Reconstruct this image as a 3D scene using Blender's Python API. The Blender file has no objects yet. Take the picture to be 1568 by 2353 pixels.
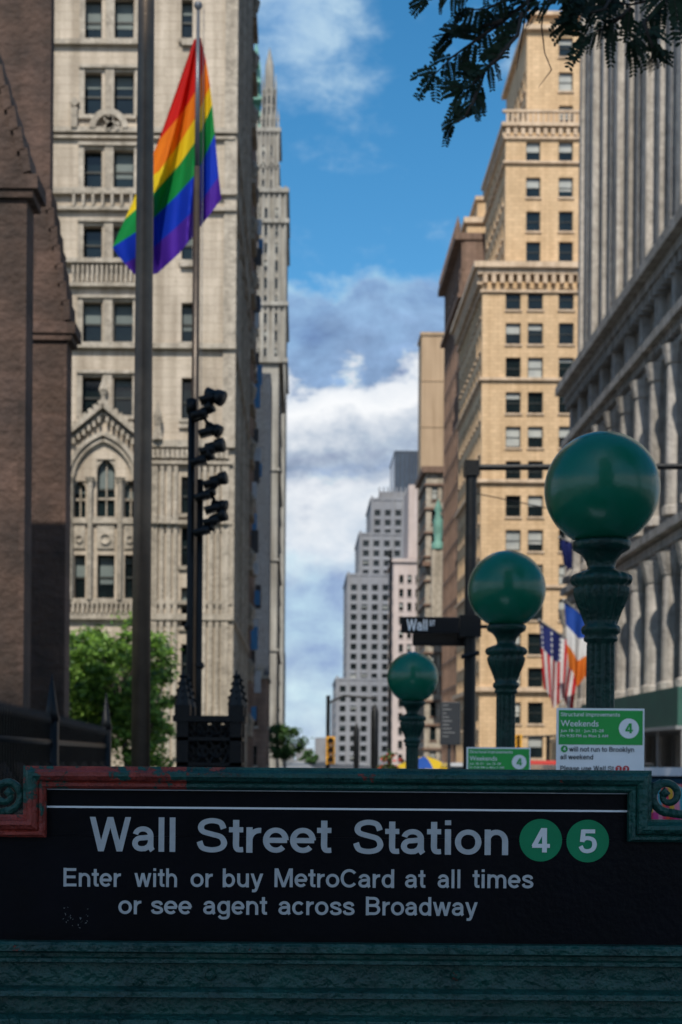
import bpy, math, random
from mathutils import Vector, Matrix, noise
random.seed(7)
F=3267.0; VX=690.0; VY=1745.0; CZ=1.5; RL=math.radians(0.45)
cR,sR=math.cos(RL),math.sin(RL)
def P(px,py,D):
    a=px-VX; b=py-VY
    x=a*cR+b*sR; y=-a*sR+b*cR
    return Vector((x/F*D, D, CZ-y/F*D))
def X(px,D): return (px-VX)/F*D
def Z(py,D): return CZ-(py-VY)/F*D

# ---------------------------------------------------------------- mesh buffer
class Buf:
    def __init__(s): s.v=[]; s.f=[]
    def poly(s,pts):
        n=len(s.v); s.v+= [tuple(p) for p in pts]; s.f.append(tuple(range(n,n+len(pts))))
    def box(s,x0,x1,y0,y1,z0,z1):
        n=len(s.v)
        s.v+=[(x0,y0,z0),(x1,y0,z0),(x1,y1,z0),(x0,y1,z0),(x0,y0,z1),(x1,y0,z1),(x1,y1,z1),(x0,y1,z1)]
        for f in ((0,3,2,1),(4,5,6,7),(0,1,5,4),(1,2,6,5),(2,3,7,6),(3,0,4,7)): s.f.append(tuple(n+i for i in f))
    def obox(s,c,ax,ay,az):
        c=Vector(c);n=len(s.v)
        for k in (-1,1):
            for i,j in ((-1,-1),(1,-1),(1,1),(-1,1)):
                s.v.append(tuple(c+Vector(ax)*i+Vector(ay)*j+Vector(az)*k))
        for f in ((0,3,2,1),(4,5,6,7),(0,1,5,4),(1,2,6,5),(2,3,7,6),(3,0,4,7)): s.f.append(tuple(n+i for i in f))
    def tube(s,pts,rs,n=8,cap=True):
        pts=[Vector(p) for p in pts]
        if not isinstance(rs,(list,tuple)): rs=[rs]*len(pts)
        base=len(s.v); prev=None
        for i,p in enumerate(pts):
            d=(pts[min(i+1,len(pts)-1)]-pts[max(i-1,0)]).normalized()
            if prev is None:
                a=Vector((0,0,1)) if abs(d.z)<.9 else Vector((1,0,0))
                prev=d.cross(a).normalized()
            e1=(prev-d*prev.dot(d)).normalized(); prev=e1; e2=d.cross(e1)
            for k in range(n):
                t=2*math.pi*k/n
                s.v.append(tuple(p+(e1*math.cos(t)+e2*math.sin(t))*rs[i]))
        for i in range(len(pts)-1):
            for k in range(n):
                a=base+i*n+k;b=base+i*n+(k+1)%n
                s.f.append((a,b,b+n,a+n))
        if cap:
            s.f.append(tuple(base+k for k in range(n))[::-1])
            s.f.append(tuple(base+(len(pts)-1)*n+k for k in range(n)))
    def lathe(s,o,prof,n=32,flute=None):
        base=len(s.v);o=Vector(o)
        for r,z in prof:
            for k in range(n):
                t=2*math.pi*k/n; rr=r
                if flute:
                    for (za,zb,am,ct) in flute:
                        if za<=z<=zb: rr=r*(1+am*math.cos(ct*t))
                s.v.append((o.x+rr*math.cos(t),o.y+rr*math.sin(t),o.z+z))
        for i in range(len(prof)-1):
            for k in range(n):
                a=base+i*n+k;b=base+i*n+(k+1)%n
                s.f.append((a,b,b+n,a+n))
    def obj(s,name,mat,parent=None,smooth=False,bevel=0):
        if not s.f: return None
        me=bpy.data.meshes.new(name); me.from_pydata(s.v,[],s.f); me.update()
        if smooth:
            me.polygons.foreach_set('use_smooth',[True]*len(me.polygons))
        me.materials.append(mat)
        o=bpy.data.objects.new(name,me); bpy.context.scene.collection.objects.link(o)
        if parent: o.parent=parent
        if bevel:
            m=o.modifiers.new('b','BEVEL'); m.width=bevel; m.segments=2; m.limit_method='ANGLE'
        return o
def grp(name):
    e=bpy.data.objects.new(name,None); bpy.context.scene.collection.objects.link(e); return e

# ---------------------------------------------------------------- materials
def M(name,c1,c2=None,rough=.8,ns=2.0,bump=0.0,bs=30,streak=0,metal=0,brick=None,trans=0,spec=.5,c3=None,c3t=.6,coat=0):
    m=bpy.data.materials.new(name); m.use_nodes=True; nt=m.node_tree; N=nt.nodes; L=nt.links
    bs_=N['Principled BSDF']; out=N['Material Output']
    bs_.inputs['Roughness'].default_value=rough; bs_.inputs['Metallic'].default_value=metal
    bs_.inputs['Specular IOR Level'].default_value=spec
    if coat: bs_.inputs['Coat Weight'].default_value=coat
    tc=N.new('ShaderNodeTexCoord'); co=tc.outputs['Object']
    c2=c2 or tuple(x*.8 for x in c1)
    no=N.new('ShaderNodeTexNoise'); no.inputs['Scale'].default_value=ns; no.inputs['Detail'].default_value=7; no.inputs['Roughness'].default_value=.65
    L.new(co,no.inputs['Vector'])
    rp=N.new('ShaderNodeValToRGB'); rp.color_ramp.elements[0].position=.35; rp.color_ramp.elements[1].position=.68
    rp.color_ramp.elements[0].color=(*c2,1); rp.color_ramp.elements[1].color=(*c1,1)
    L.new(no.outputs['Fac'],rp.inputs['Fac']); col=rp.outputs['Color']; hgt=None
    if brick:
        w,h,mort,var=brick
        sp=N.new('ShaderNodeSeparateXYZ'); L.new(co,sp.inputs[0])
        ad=N.new('ShaderNodeMath'); ad.operation='ADD'; L.new(sp.outputs['X'],ad.inputs[0]); L.new(sp.outputs['Y'],ad.inputs[1])
        cb=N.new('ShaderNodeCombineXYZ'); L.new(ad.outputs[0],cb.inputs['X']); L.new(sp.outputs['Z'],cb.inputs['Y'])
        bt=N.new('ShaderNodeTexBrick'); bt.inputs['Scale'].default_value=1; bt.inputs['Brick Width'].default_value=w; bt.inputs['Row Height'].default_value=h
        bt.inputs['Mortar Size'].default_value=mort; bt.inputs['Mortar Smooth'].default_value=.3
        bt.inputs['Color1'].default_value=(1,1,1,1); bt.inputs['Color2'].default_value=(1-var,1-var,1-var*1.1,1); bt.inputs['Mortar'].default_value=(.68,.66,.63,1)
        L.new(cb.outputs[0],bt.inputs['Vector'])
        mx=N.new('ShaderNodeMix'); mx.data_type='RGBA'; mx.blend_type='MULTIPLY'; mx.inputs['Factor'].default_value=1
        L.new(col,mx.inputs['A']); L.new(bt.outputs['Color'],mx.inputs['B']); col=mx.outputs['Result']
    if streak:
        mp=N.new('ShaderNodeMapping'); mp.inputs['Scale'].default_value=(1.6,1.6,.09); L.new(co,mp.inputs[0])
        n2=N.new('ShaderNodeTexNoise'); n2.inputs['Scale'].default_value=1; n2.inputs['Detail'].default_value=6; L.new(mp.outputs[0],n2.inputs['Vector'])
        r2=N.new('ShaderNodeValToRGB'); r2.color_ramp.elements[0].position=.35; r2.color_ramp.elements[1].position=.6
        d=1-streak; r2.color_ramp.elements[0].color=(d,d*.97,d*.92,1); r2.color_ramp.elements[1].color=(1,1,1,1)
        L.new(n2.outputs['Fac'],r2.inputs['Fac'])
        mx=N.new('ShaderNodeMix'); mx.data_type='RGBA'; mx.blend_type='MULTIPLY'; mx.inputs['Factor'].default_value=1
        L.new(col,mx.inputs['A']); L.new(r2.outputs['Color'],mx.inputs['B']); col=mx.outputs['Result']
    if c3:
        n3=N.new('ShaderNodeTexNoise'); n3.inputs['Scale'].default_value=9; n3.inputs['Detail'].default_value=9; n3.inputs['Roughness'].default_value=.72; L.new(co,n3.inputs['Vector'])
        r3=N.new('ShaderNodeValToRGB'); r3.color_ramp.elements[0].position=c3t; r3.color_ramp.elements[1].position=c3t+.02
        L.new(n3.outputs['Fac'],r3.inputs['Fac'])
        mx=N.new('ShaderNodeMix'); mx.data_type='RGBA'; mx.inputs['B'].default_value=(*c3,1)
        L.new(r3.outputs['Color'],mx.inputs['Factor']); L.new(col,mx.inputs['A']); col=mx.outputs['Result']; hgt=r3.outputs['Color']
    L.new(col,bs_.inputs['Base Color'])
    if bump:
        n4=N.new('ShaderNodeTexNoise'); n4.inputs['Scale'].default_value=bs; n4.inputs['Detail'].default_value=5; L.new(co,n4.inputs['Vector'])
        bp=N.new('ShaderNodeBump'); bp.inputs['Strength'].default_value=bump; bp.inputs['Distance'].default_value=1.0/bs
        L.new(n4.outputs['Fac'],bp.inputs['Height'])
        if hgt:
            b2=N.new('ShaderNodeBump'); b2.invert=True; b2.inputs['Strength'].default_value=.6; b2.inputs['Distance'].default_value=.002
            L.new(hgt,b2.inputs['Height']); L.new(bp.outputs[0],b2.inputs['Normal']); L.new(b2.outputs[0],bs_.inputs['Normal'])
        else: L.new(bp.outputs[0],bs_.inputs['Normal'])
    if trans:
        t=N.new('ShaderNodeBsdfTranslucent'); L.new(col,t.inputs['Color'])
        ms=N.new('ShaderNodeMixShader'); ms.inputs[0].default_value=trans
        L.new(bs_.outputs[0],ms.inputs[1]); L.new(t.outputs[0],ms.inputs[2]); L.new(ms.outputs[0],out.inputs[0])
    return m
m_lime=M('limestone',(.56,.475,.38),(.43,.36,.285),.85,.5,.25,6,.35,brick=(1.3,.45,.016,.08))
m_limetrim=M('carved_limestone',(.47,.41,.335),(.27,.235,.19),.85,2.5,.4,5,.3)
m_tan=M('buff_brick',(.66,.46,.275),(.55,.375,.215),.85,.4,.2,8,.15,brick=(.9,.42,.03,.14))
m_tantrim=M('buff_terracotta',(.62,.47,.33),(.48,.35,.24),.8,1.5,.2,6,.25)
m_brown=M('brown_brick',(.25,.155,.11),(.165,.105,.078),.85,.5,.2,8,.3,brick=(1.0,.5,.03,.15))
m_tan2=M('tan_stucco',(.42,.295,.185),(.36,.25,.155),.85,.15,.1,3,.2)
m_grey=M('grey_granite',(.50,.46,.415),(.36,.33,.30),.8,.5,.25,5,.4,brick=(1.5,.6,.015,.08))
m_greytrim=M('granite_trim',(.52,.475,.43),(.29,.265,.24),.8,1.5,.3,5,.35)
m_far=M('hazed_limestone',(.25,.255,.275),(.185,.19,.21),.9,.1,0,3,.12)  # bluish tint in the colour stands in for distance haze
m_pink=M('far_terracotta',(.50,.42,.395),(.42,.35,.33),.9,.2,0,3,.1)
m_wool=M('pale_terracotta',(.37,.345,.30),(.24,.225,.20),.85,.3,.1,3,.35)
m_verd=M('verdigris_copper',(.16,.36,.29),(.1,.22,.18),.7,1)
m_slate=M('blue_netting',(.033,.048,.072),(.026,.036,.055),.7,.6,.3,3,.15,brick=(1.2,1.8,.04,.1))
m_glass=M('window_glass',(.010,.018,.020),(.004,.006,.007),.1,.35,spec=.4)
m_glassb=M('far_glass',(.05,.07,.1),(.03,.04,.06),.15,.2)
m_frame=M('window_frame',(.04,.045,.04),(.02,.022,.02),.5,spec=.3)
m_framegr=M('green_window_frame',(.03,.085,.055),(.02,.055,.04),.5)
m_blind=M('window_blind',(.42,.42,.38),(.25,.26,.25),.7,.25)
m_blindd=M('window_blind_dim',(.14,.17,.16),(.08,.10,.10),.7,.25)
m_church=M('brownstone',(.145,.085,.064),(.058,.037,.030),.9,1.2,.5,9,.3,brick=(.85,.36,.014,.4))
m_iron=M('black_iron',(.006,.007,.008),(.003,.003,.0035),.42,6,.3,60,spec=.25)
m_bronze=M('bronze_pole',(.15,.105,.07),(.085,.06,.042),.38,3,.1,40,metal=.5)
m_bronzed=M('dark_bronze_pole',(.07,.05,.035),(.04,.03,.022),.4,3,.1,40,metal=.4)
m_steelw=M('painted_steel',(.22,.22,.22),None,.4)
m_green=M('globe_green',(.002,.125,.070),(.0015,.11,.060),.24,5,.05,25,coat=.1,spec=.4)
m_post=M('post_green_paint',(.005,.045,.033),(.003,.022,.018),.36,12,.35,50,spec=.28)
m_rail=M('peeling_green_paint',(.009,.075,.058),(.004,.034,.028),.40,14,.7,55,c3=(.19,.035,.022),c3t=.63,spec=.35)
m_railred=M('peeled_red_primer',(.30,.04,.025),(.16,.026,.018),.5,16,.7,55,c3=(.009,.065,.05),c3t=.56,spec=.35)
m_skirt=M('dark_green_paint',(.009,.068,.055),(.004,.034,.029),.38,10,.8,45,c3=(.16,.03,.018),c3t=.665,spec=.4)
m_black=M('black_enamel',(.0035,.0035,.006),(.002,.002,.003),.4,5,.08,60,c3=(.012,.012,.014),c3t=.74,spec=.12)
m_text=M('reflective_grey_lettering',(.47,.475,.47),(.38,.385,.385),.5,30,spec=.3)
m_line=M('white_line',(.8,.8,.8),(.7,.7,.7),.5,30)
m_disc=M('route_green',(.003,.23,.09),(.002,.18,.07),.5,8,spec=.3)
m_num=M('numeral_white',(.78,.78,.76),None,.5)
m_white=M('white_paper',(.85,.85,.85),(.8,.8,.8),.6,20)
m_pgreen=M('poster_green',(.02,.36,.06),(.018,.32,.05),.6,8)
m_pblack=M('poster_black',(.02,.02,.02),None,.6)
m_pred=M('poster_red',(.6,.02,.02),None,.6)
m_asph=M('asphalt',(.055,.055,.057),(.04,.04,.042),.9,1.5,.4,60)
m_pave=M('pavement_concrete',(.34,.33,.31),(.25,.24,.23),.9,1,.3,40,brick=(1.5,1.5,.02,.06))
m_ground=M('ground_mat',(.16,.16,.15),(.12,.12,.11),.95,.05)
m_kerb=M('kerb_granite',(.32,.31,.3),(.24,.23,.22),.85,3)
m_paint=M('road_paint',(.75,.75,.72),(.5,.5,.48),.8,5)
m_bark=M('bark',(.06,.045,.035),(.03,.024,.02),.9,6,.6,20)
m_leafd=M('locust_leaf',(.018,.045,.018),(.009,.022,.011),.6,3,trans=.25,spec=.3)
m_leaf=M('tree_leaf',(.30,.50,.07),(.10,.22,.04),.55,1.6,trans=.4)
m_leaf2=M('tree_leaf_dark',(.08,.17,.035),(.03,.08,.02),.6,1.6,trans=.3)
m_yel=M('signal_yellow',(.65,.33,.02),(.5,.25,.02),.5)
def FC(n,c): return M(n,c,tuple(x*.85 for x in c),.7,2,trans=.35,spec=.2)
f_red,f_or,f_ye,f_gr,f_bl,f_pu=FC('flag_red',(.66,.015,.01)),FC('flag_orange',(.85,.2,.01)),FC('flag_yellow',(.85,.6,.015)),FC('flag_green',(.005,.24,.05)),FC('flag_blue',(.005,.04,.52)),FC('flag_purple',(.09,.025,.38))
f_white=FC('flag_white',(.75,.75,.75)); f_navy=FC('flag_navy',(.02,.03,.15)); f_rd=FC('flag_stripe_red',(.5,.02,.03)); f_or2=FC('flag_orange_field',(.75,.2,.03)); f_bl2=FC('flag_blue_field',(.02,.08,.4))

# ---------------------------------------------------------------- facade kit
ZV=Vector((0,0,1))
class Bld:
    def __init__(s,name,wall,trim,glass=m_glass,frame=m_frame,blind=.4,depth=.3,bm=m_blind):
        s.name=name; s.mw,s.mt,s.mg,s.mf=wall,trim,glass,frame; s.bm=bm
        s.W,s.G,s.T,s.S,s.K=Buf(),Buf(),Buf(),Buf(),Buf(); s.blind=blind; s.depth=depth
    def face(s,O,u,n,width,z0,z1,ops,depth=None,bars=True,sill=True,lite=False):
        depth=depth or s.depth; O=Vector((O[0],O[1],0)); u=Vector((u[0],u[1],0)); n=Vector((n[0],n[1],0))
        pt=lambda a,z,d: O+u*a+ZV*z+n*d
        ops=[o for o in ops if o[0]>0 and o[1]<width and o[2]>z0 and o[3]<z1]
        us=sorted(set([0,width]+[round(o[0],4) for o in ops]+[round(o[1],4) for o in ops]))
        zs=sorted(set([z0,z1]+[round(o[2],4) for o in ops]+[round(o[3],4) for o in ops]))
        for j in range(len(zs)-1):
            zc=(zs[j]+zs[j+1])/2; rowops=[o for o in ops if o[2]<zc<o[3]]
            st=None
            for i in range(len(us)-1):
                uc=(us[i]+us[i+1])/2
                hit=any(o[0]<uc<o[1] for o in rowops)
                if not hit and st is None: st=us[i]
                if hit and st is not None:
                    s.W.poly([pt(st,zs[j],0),pt(us[i],zs[j],0),pt(us[i],zs[j+1],0),pt(st,zs[j+1],0)]); st=None
            if st is not None: s.W.poly([pt(st,zs[j],0),pt(width,zs[j],0),pt(width,zs[j+1],0),pt(st,zs[j+1],0)])
        def lb(buf,a0,a1,b0,b1,d0,d1):
            c=pt((a0+a1)/2,(b0+b1)/2,(d0+d1)/2); buf.obox(c,u*((a1-a0)/2),n*((d1-d0)/2),ZV*((b1-b0)/2))
        s.lb=lb
        for (a,b,c,d) in [o[:4] for o in ops]:
            D=-depth
            s.W.poly([pt(a,c,0),pt(b,c,0),pt(b,c,D),pt(a,c,D)]); s.W.poly([pt(a,d,0),pt(b,d,0),pt(b,d,D),pt(a,d,D)])
            s.W.poly([pt(a,c,0),pt(a,d,0),pt(a,d,D),pt(a,c,D)]); s.W.poly([pt(b,c,0),pt(b,d,0),pt(b,d,D),pt(b,c,D)])
            s.G.poly([pt(a,c,D),pt(b,c,D),pt(b,d,D),pt(a,d,D)])
            w=b-a;h=d-c
            if bars:
                t=min(.09,w*.06)
                lb(s.T,a,a+t,c,d,D+.002,D+.07); lb(s.T,b-t,b,c,d,D+.002,D+.07)
                lb(s.T,a+t,b-t,c,c+t,D+.003,D+.07); lb(s.T,a+t,b-t,d-t,d,D+.003,D+.07)
                lb(s.T,a+t,b-t,c+h*.5-.05,c+h*.5+.05,D+.003,D+.08)
            if random.random()<s.blind:
                r=random.choice([.2,.3,.48,.48,.65,.9]); tt=.1 if w>.6 else .03
                s.S.poly([pt(a+tt,d-h*r,D+.03),pt(b-tt,d-h*r,D+.03),pt(b-tt,d-.08,D+.03),pt(a+tt,d-.08,D+.03)])
            if sill and not lite:
                lb(s.K,a-.12,b+.12,c-.2,c-.004,.002,.16)
    def tier(s,x0,x1,y0,y1,z0,z1,so=None,we=None,ea=None,**k):
        if so is not None: s.face((x0,y0),(1,0),(0,-1),x1-x0,z0,z1,so,**k)
        else: s.W.poly([(x0,y0,z0),(x1,y0,z0),(x1,y0,z1),(x0,y0,z1)])
        if we is not None: s.face((x0,y0),(0,1),(-1,0),y1-y0,z0,z1,we,**k)
        else: s.W.poly([(x0,y0,z0),(x0,y1,z0),(x0,y1,z1),(x0,y0,z1)])
        if ea is not None: s.face((x1,y0),(0,1),(1,0),y1-y0,z0,z1,ea,**k)
        else: s.W.poly([(x1,y0,z0),(x1,y1,z0),(x1,y1,z1),(x1,y0,z1)])
        s.W.poly([(x0,y1,z0),(x1,y1,z0),(x1,y1,z1),(x0,y1,z1)])
        s.W.poly([(x0,y0,z1),(x1,y0,z1),(x1,y1,z1),(x0,y1,z1)])
    def ledge(s,x0,x1,y0,y1,z,h,p): s.K.box(x0-p,x1+p,y0-p,y1+p,z,z+h)
    def dentS(s,x0,x1,y,z,h,p,pitch):
        a=x0
        while a<x1: s.K.box(a,a+pitch*.5,y-p,y+.01,z,z+h); a+=pitch
    def dentX(s,x,sgn,y0,y1,z,h,p,pitch):
        a=y0
        while a<y1:
            xa,xb=(x,x+p) if sgn>0 else (x-p,x); s.K.box(xa,xb,a,a+pitch*.5,z,z+h); a+=pitch
    def done(s):
        g=grp(s.name)
        s.W.obj('walls',s.mw,g); s.G.obj('windows',s.mg,g); s.T.obj('window_frames',s.mf,g); s.S.obj('blinds',s.bm,g); s.K.obj('stone_trim',s.mt,g)
        return g
def reg(width,z0,z1,pitch,w,fl,h,u0=None,zo=.9):
    r=[]; n=int((width-.6)/pitch); u0=u0 if u0 is not None else (width-n*pitch)/2
    k=0
    while True:
        a=u0+k*pitch+(pitch-w)/2; k+=1
        if a+w>width-.2: break
        z=z0+zo
        while z+h<z1-.2: r.append((a,a+w,z,z+h)); z+=fl
    return r

# ================================================================ LEFT: gothic office building
D=70.0; b=Bld('gothic_office_building',m_lime,m_limetrim,blind=.6,depth=.45,bm=m_blindd)
x1=P(528,900,D).x; x0=-22.0
def op(px0,px1,py0,py1):
    cx=(px0+px1)/2; cy=(py0+py1)/2; c=P(cx,cy,D); w=(px1-px0)/F*D/2; h=(py1-py0)/F*D/2
    return (c.x-w-x0,c.x+w-x0,c.z-h,c.z+h)
ops=[]
rows=[(-185,-95),(-5,90),(165,265),(343,435),(518,598),(693,787),(866,955)]
for (ya,yb) in rows:
    for c in (210,284,85,12,-110,-180): ops.append(op(c-24,c+24,ya,yb))
    ops.append(op(417,443,ya+2,yb+(20 if ya>800 else 0)))
for c in (430,):
    for ya,yb in ((1095,1180),(1210,1300),(1350,1440),(1480,1570)): ops.append(op(416,442,ya,yb))
for ya,yb in ((1275,1375),):
    for c,w in ((183,13),(243,20),(299,13),(85,20)): ops.append(op(c-w,c+w,ya,yb))
lan=[(183,14,1105,1190),(243,21,1055,1188),(299,14,1105,1190),(85,20,1055,1188)]
for c,w,ya,yb in lan: ops.append(op(c-w,c+w,ya,yb))
for ya,yb in ((1480,1560),(1620,1700)):
    for c in (190,245,300): ops.append(op(c-15,c+15,ya,yb))
eops=reg(21,0,60,3.2,1.7,3.75,2.3)
b.tier(x0,x1,D,D+21,0,60,so=ops,ea=eops)
def fx(px,py=900): return P(px,py,D).x
def fz(py,px=330): return P(px,py,D).z
for py,h,p in ((100,.25,.25),(303,.25,.3),(318,.12,.2),(443,.3,.3),(482,.18,.25),(604,.22,.4),(658,.18,.3),(797,.25,.3),(1200,.2,.2),(1418,.3,.3),(1384,.18,.2)):
    if py in (604,658,100): b.K.box(x0,fx(325),D-p,D,fz(py)-h/2,fz(py)+h/2)
    else: b.ledge(x0,x1,D,D+21,fz(py)-h/2,h,p)
for k in range(15): b.K.box(x1,x1+.18,D,D+21,3+k*3.75,3.25+k*3.75)
for k in range(7): b.K.box(x1,x1+.25,D+k*3.2+.1,D+k*3.2+.8,0,60)
for py0,py1,xa,xb in ((612,652,165,325),(448,478,165,325),(1388,1414,160,312)):
    px=xa
    while px<xb:
        x=fx(px); b.K.box(x,x+.12,D-.3,D-.18,fz(py1),fz(py0)); px+=11 if py1!=478 else 22
for (ya,yb) in rows:
    xx=fx(247); b.K.box(xx-.22,xx+.22,D-.12,D-.003,fz(yb+4),fz(ya-6))
    for c in (183,311):
        xx=fx(c); b.K.box(xx-.14,xx+.14,D-.1,D-.003,fz(yb+4),fz(ya-6))
    b.K.box(fx(183)-.14,fx(311)+.14,D-.2,D-.004,fz(ya-6),fz(ya-13))
    b.K.box(fx(412),fx(448),D-.22,D-.004,fz(yb+16),fz(yb+8))
def arch(cx,cz,r,th,a0,a1,d0,d1,rx=1.0,N=18):
    pr=None
    for i in range(N+1):
        t=a0+(a1-a0)*i/N
        p=[Vector((cx+math.cos(t)*rr*rx,0,cz+math.sin(t)*rr)) for rr in (r,r+th)]
        if pr:
            b.K.poly([(q.x,D-d1,q.z) for q in (pr[0],pr[1],p[1],p[0])])
            b.K.poly([(pr[0].x,D-d1,pr[0].z),(p[0].x,D-d1,p[0].z),(p[0].x,D-d0,p[0].z),(pr[0].x,D-d0,pr[0].z)])
            b.K.poly([(pr[1].x,D-d1,pr[1].z),(p[1].x,D-d1,p[1].z),(p[1].x,D-d0,p[1].z),(pr[1].x,D-d0,pr[1].z)])
        pr=p
arch(fx(247),fz(300),.65,.3,0,math.pi,.0,.35)
for k in range(14):
    a=random.uniform(0,math.pi); r=random.uniform(0,.5); xx=fx(247)+math.cos(a)*r; zz=fz(300)+math.sin(a)*r
    b.K.obox((xx,D-.2,zz),(.1,0,.05),(0,.16,0),(-.05,0,.1))
for px in (168,325):
    b.K.box(fx(px)-.15,fx(px)+.15,D-.4,D-.003,fz(300),fz(255)); b.K.obox((fx(px),D-.2,fz(240)),(.12,0,.12),(0,.12,0),(-.12,0,.12))
cx=fx(238,1100)
for dd,r,th in ((.35,1.62,.22),(.22,1.42,.2)):
    for sg in (-1,1):
        pr=None
        for i in range(15):
            t=i/14; R=r*1.55
            ang=t*math.acos((R-r)/R)
            x_=cx+sg*(-(R-r)+R*math.cos(ang)); z_=fz(1105)+R*math.sin(ang)*.92
            x2=cx+sg*(-(R-r)+(R+th)*math.cos(ang)); z2=fz(1105)+(R+th)*math.sin(ang)*.92
            q=[(x_,z_),(x2,z2)]
            if pr:
                b.K.poly([(pr[0][0],D-dd,pr[0][1]),(pr[1][0],D-dd,pr[1][1]),(q[1][0],D-dd,q[1][1]),(q[0][0],D-dd,q[0][1])])
                b.K.poly([(pr[0][0],D-dd,pr[0][1]),(q[0][0],D-dd,q[0][1]),(q[0][0],D,q[0][1]),(pr[0][0],D,pr[0][1])])
                b.K.poly([(pr[1][0],D-dd,pr[1][1]),(q[1][0],D-dd,q[1][1]),(q[1][0],D,q[1][1]),(pr[1][0],D,pr[1][1])])
            pr=q
ap=Vector((cx,0,fz(935)))
for sg in (-1,1):
    e=Vector((cx+sg*1.75,0,fz(1003))); dv=(e-ap); mid=(e+ap)/2; nn=Vector((-dv.z,0,dv.x)).normalized()
    b.K.obox((mid.x,D-.28,mid.z),dv/2,(0,.27,0),nn*.11)
    b.K.obox((mid.x,D-.15,mid.z-.35),dv/2,(0,.12,0),nn*.06)
    for k in range(7):
        q=ap+dv*((k+.5)/7); b.K.obox((q.x,D-.3,q.z+.2),(.09,0,.05),(0,.1,0),(-.05,0,.12))
    for k in range(6):
        q=ap+dv*((k+.8)/7); b.K.obox((q.x,D-.25,q.z-.55),(.07,0,0),(0,.1,0),(0,0,.13))
b.K.tube([(cx,D-.3,fz(940)),(cx,D-.3,fz(915)),(cx,D-.3,fz(900)),(cx,D-.3,fz(872))],[.16,.1,.24,.02],6)
for c,w,ya,yb in lan:
    o_=op(c-w,c+w,ya,yb); a,bb=o_[0]+x0,o_[1]+x0; top=o_[3]; r=(bb-a)/2; m=(a+bb)/2; hh=r*1.5
    for sg in (-1,1):
        pts=[(m+sg*r,D+.08,top+.02),(m,D+.08,top+.02)]
        for i in range(9):
            t=i/8; pts.append((m+sg*r*(1-(1-t)**2.0)**.9 if t>0 else m,D+.08,top-.02-hh*t**1.3))
        b.K.poly(pts)
    b.K.box(m-.03,m+.03,D+.3,D+.4,o_[2],top); b.K.box(a,bb,D+.3,D+.4,o_[2]+.9,o_[2]+1.0)
for px in (208,277,163,318):
    xx=fx(px,1200); b.K.tube([(xx,D-.2,fz(1380)),(xx,D-.2,fz(1110))],.13,8)
    b.K.tube([(xx,D-.2,fz(1112)),(xx,D-.2,fz(1100))],[.14,.26],8)
for c,w in ((183,13),(243,20),(299,13)):
    b.K.box(fx(c-w,1230),fx(c+w,1230),D-.1,D-.003,fz(1262),fz(1208)); arch(fx(c,1230),fz(1240),w/F*D*.5,.06,0,2*math.pi,.1,.2)
b.K.box(fx(350),x1+.3,D-.4,D-.002,fz(1030),fz(1014)); b.K.box(fx(350),x1+.2,D-.3,D-.003,fz(1068),fz(1060))
for k in range(16):
    px=353+k*11.2
    xx=fx(px,1045); b.K.obox((xx,D-.2,fz(1045)),(.09,0,0),(0,.15,0),(0,0,.22)); b.K.obox((xx+.05,D-.3,fz(1052)),(.05,0,.05),(0,.1,0),(-.05,0,.05))
for px,wd in ((355,.16),(372,.1),(388,.12),(403,.1),(456,.1),(470,.1),(485,.12),(500,.1),(517,.18)):
    xx=fx(px,1300); b.K.box(xx-wd,xx+wd,D-.22,D-.002,fz(1740),fz(1072)); b.K.tube([(xx,D-.25,fz(1205)),(xx,D-.25,fz(1190)),(xx,D-.25,fz(1168))],[.2,.16,.02],6)
b.K.tube([(fx(365),D-.4,fz(1015)),(fx(365),D-.4,fz(985)),(fx(365),D-.4,fz(960)),(fx(365),D-.4,fz(925))],[.3,.16,.24,.02],6)
b.K.box(x1-.35,x1+.28,D-.12,D+.3,0,60)
b.done()

b=Bld('office_building',m_brown,m_limetrim,blind=.3); xx=-3.5
b.tier(-20,xx,92.5,96,0,62,so=[],ea=reg(3.5,0,62,1.5,.9,3.6,2.2))
for k in range(16): b.K.box(xx,xx+.3,92.5,96,3+k*3.6,3.4+k*3.6); b.K.tube([(xx+.2,92.6,3.4+k*3.6),(xx+.3,92.6,4.0+k*3.6),(xx+.1,92.6,4.5+k*3.6)],[.2,.25,.05],6)
b.done()
g=grp('projecting_signs'); rr_=random.Random(4)
for mi,(nm,cc_) in enumerate((('blue',(.03,.2,.45)),('pale',(.5,.55,.6)),('dark',(.03,.03,.035)))):
    r=Buf()
    for k in range(9):
        y=97+rr_.uniform(0,10); z=5+k*4.2+mi*1.3+rr_.uniform(-1,1); r.box(-3.45,-3.45+rr_.uniform(.25,.5),y,y+.12,z,z+rr_.uniform(.8,1.8)); r.box(-3.6,-3.4,y+.02,y+.08,z+.3,z+.36)
    r.obj('boards_'+nm,M('sign_board_'+nm,cc_,None,.5),g)
b=Bld('office_building',m_brown,m_limetrim,blind=.3)
b.tier(-12,-3.55,97,108,0,46,so=[],ea=reg(11,0,46,2.2,1.2,3.6,2.2)); b.done()
b=Bld('office_building',m_brown,m_limetrim,blind=.3)
D2=130.; b.tier(X(555,D2),X(612,D2),D2,D2+9,0,Z(1560,D2),so=reg(2.2,0,8.5,1.1,.6,3.6,1.8),ea=reg(9,0,8.5,2.2,1.1,3.6,1.8))
b.ledge(X(555,D2),X(612,D2),D2,D2+9,Z(1560,D2),.3,.2); b.K.box(X(590,D2),X(603,D2),D2+1,D2+2,8,Z(1530,D2)); b.done()
b=Bld('netted_building',m_slate,m_slate,blind=0)
D2=142.; b.tier(X(540,D2),X(616,D2),D2,D2+6,0,Z(858,D2)); 
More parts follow.
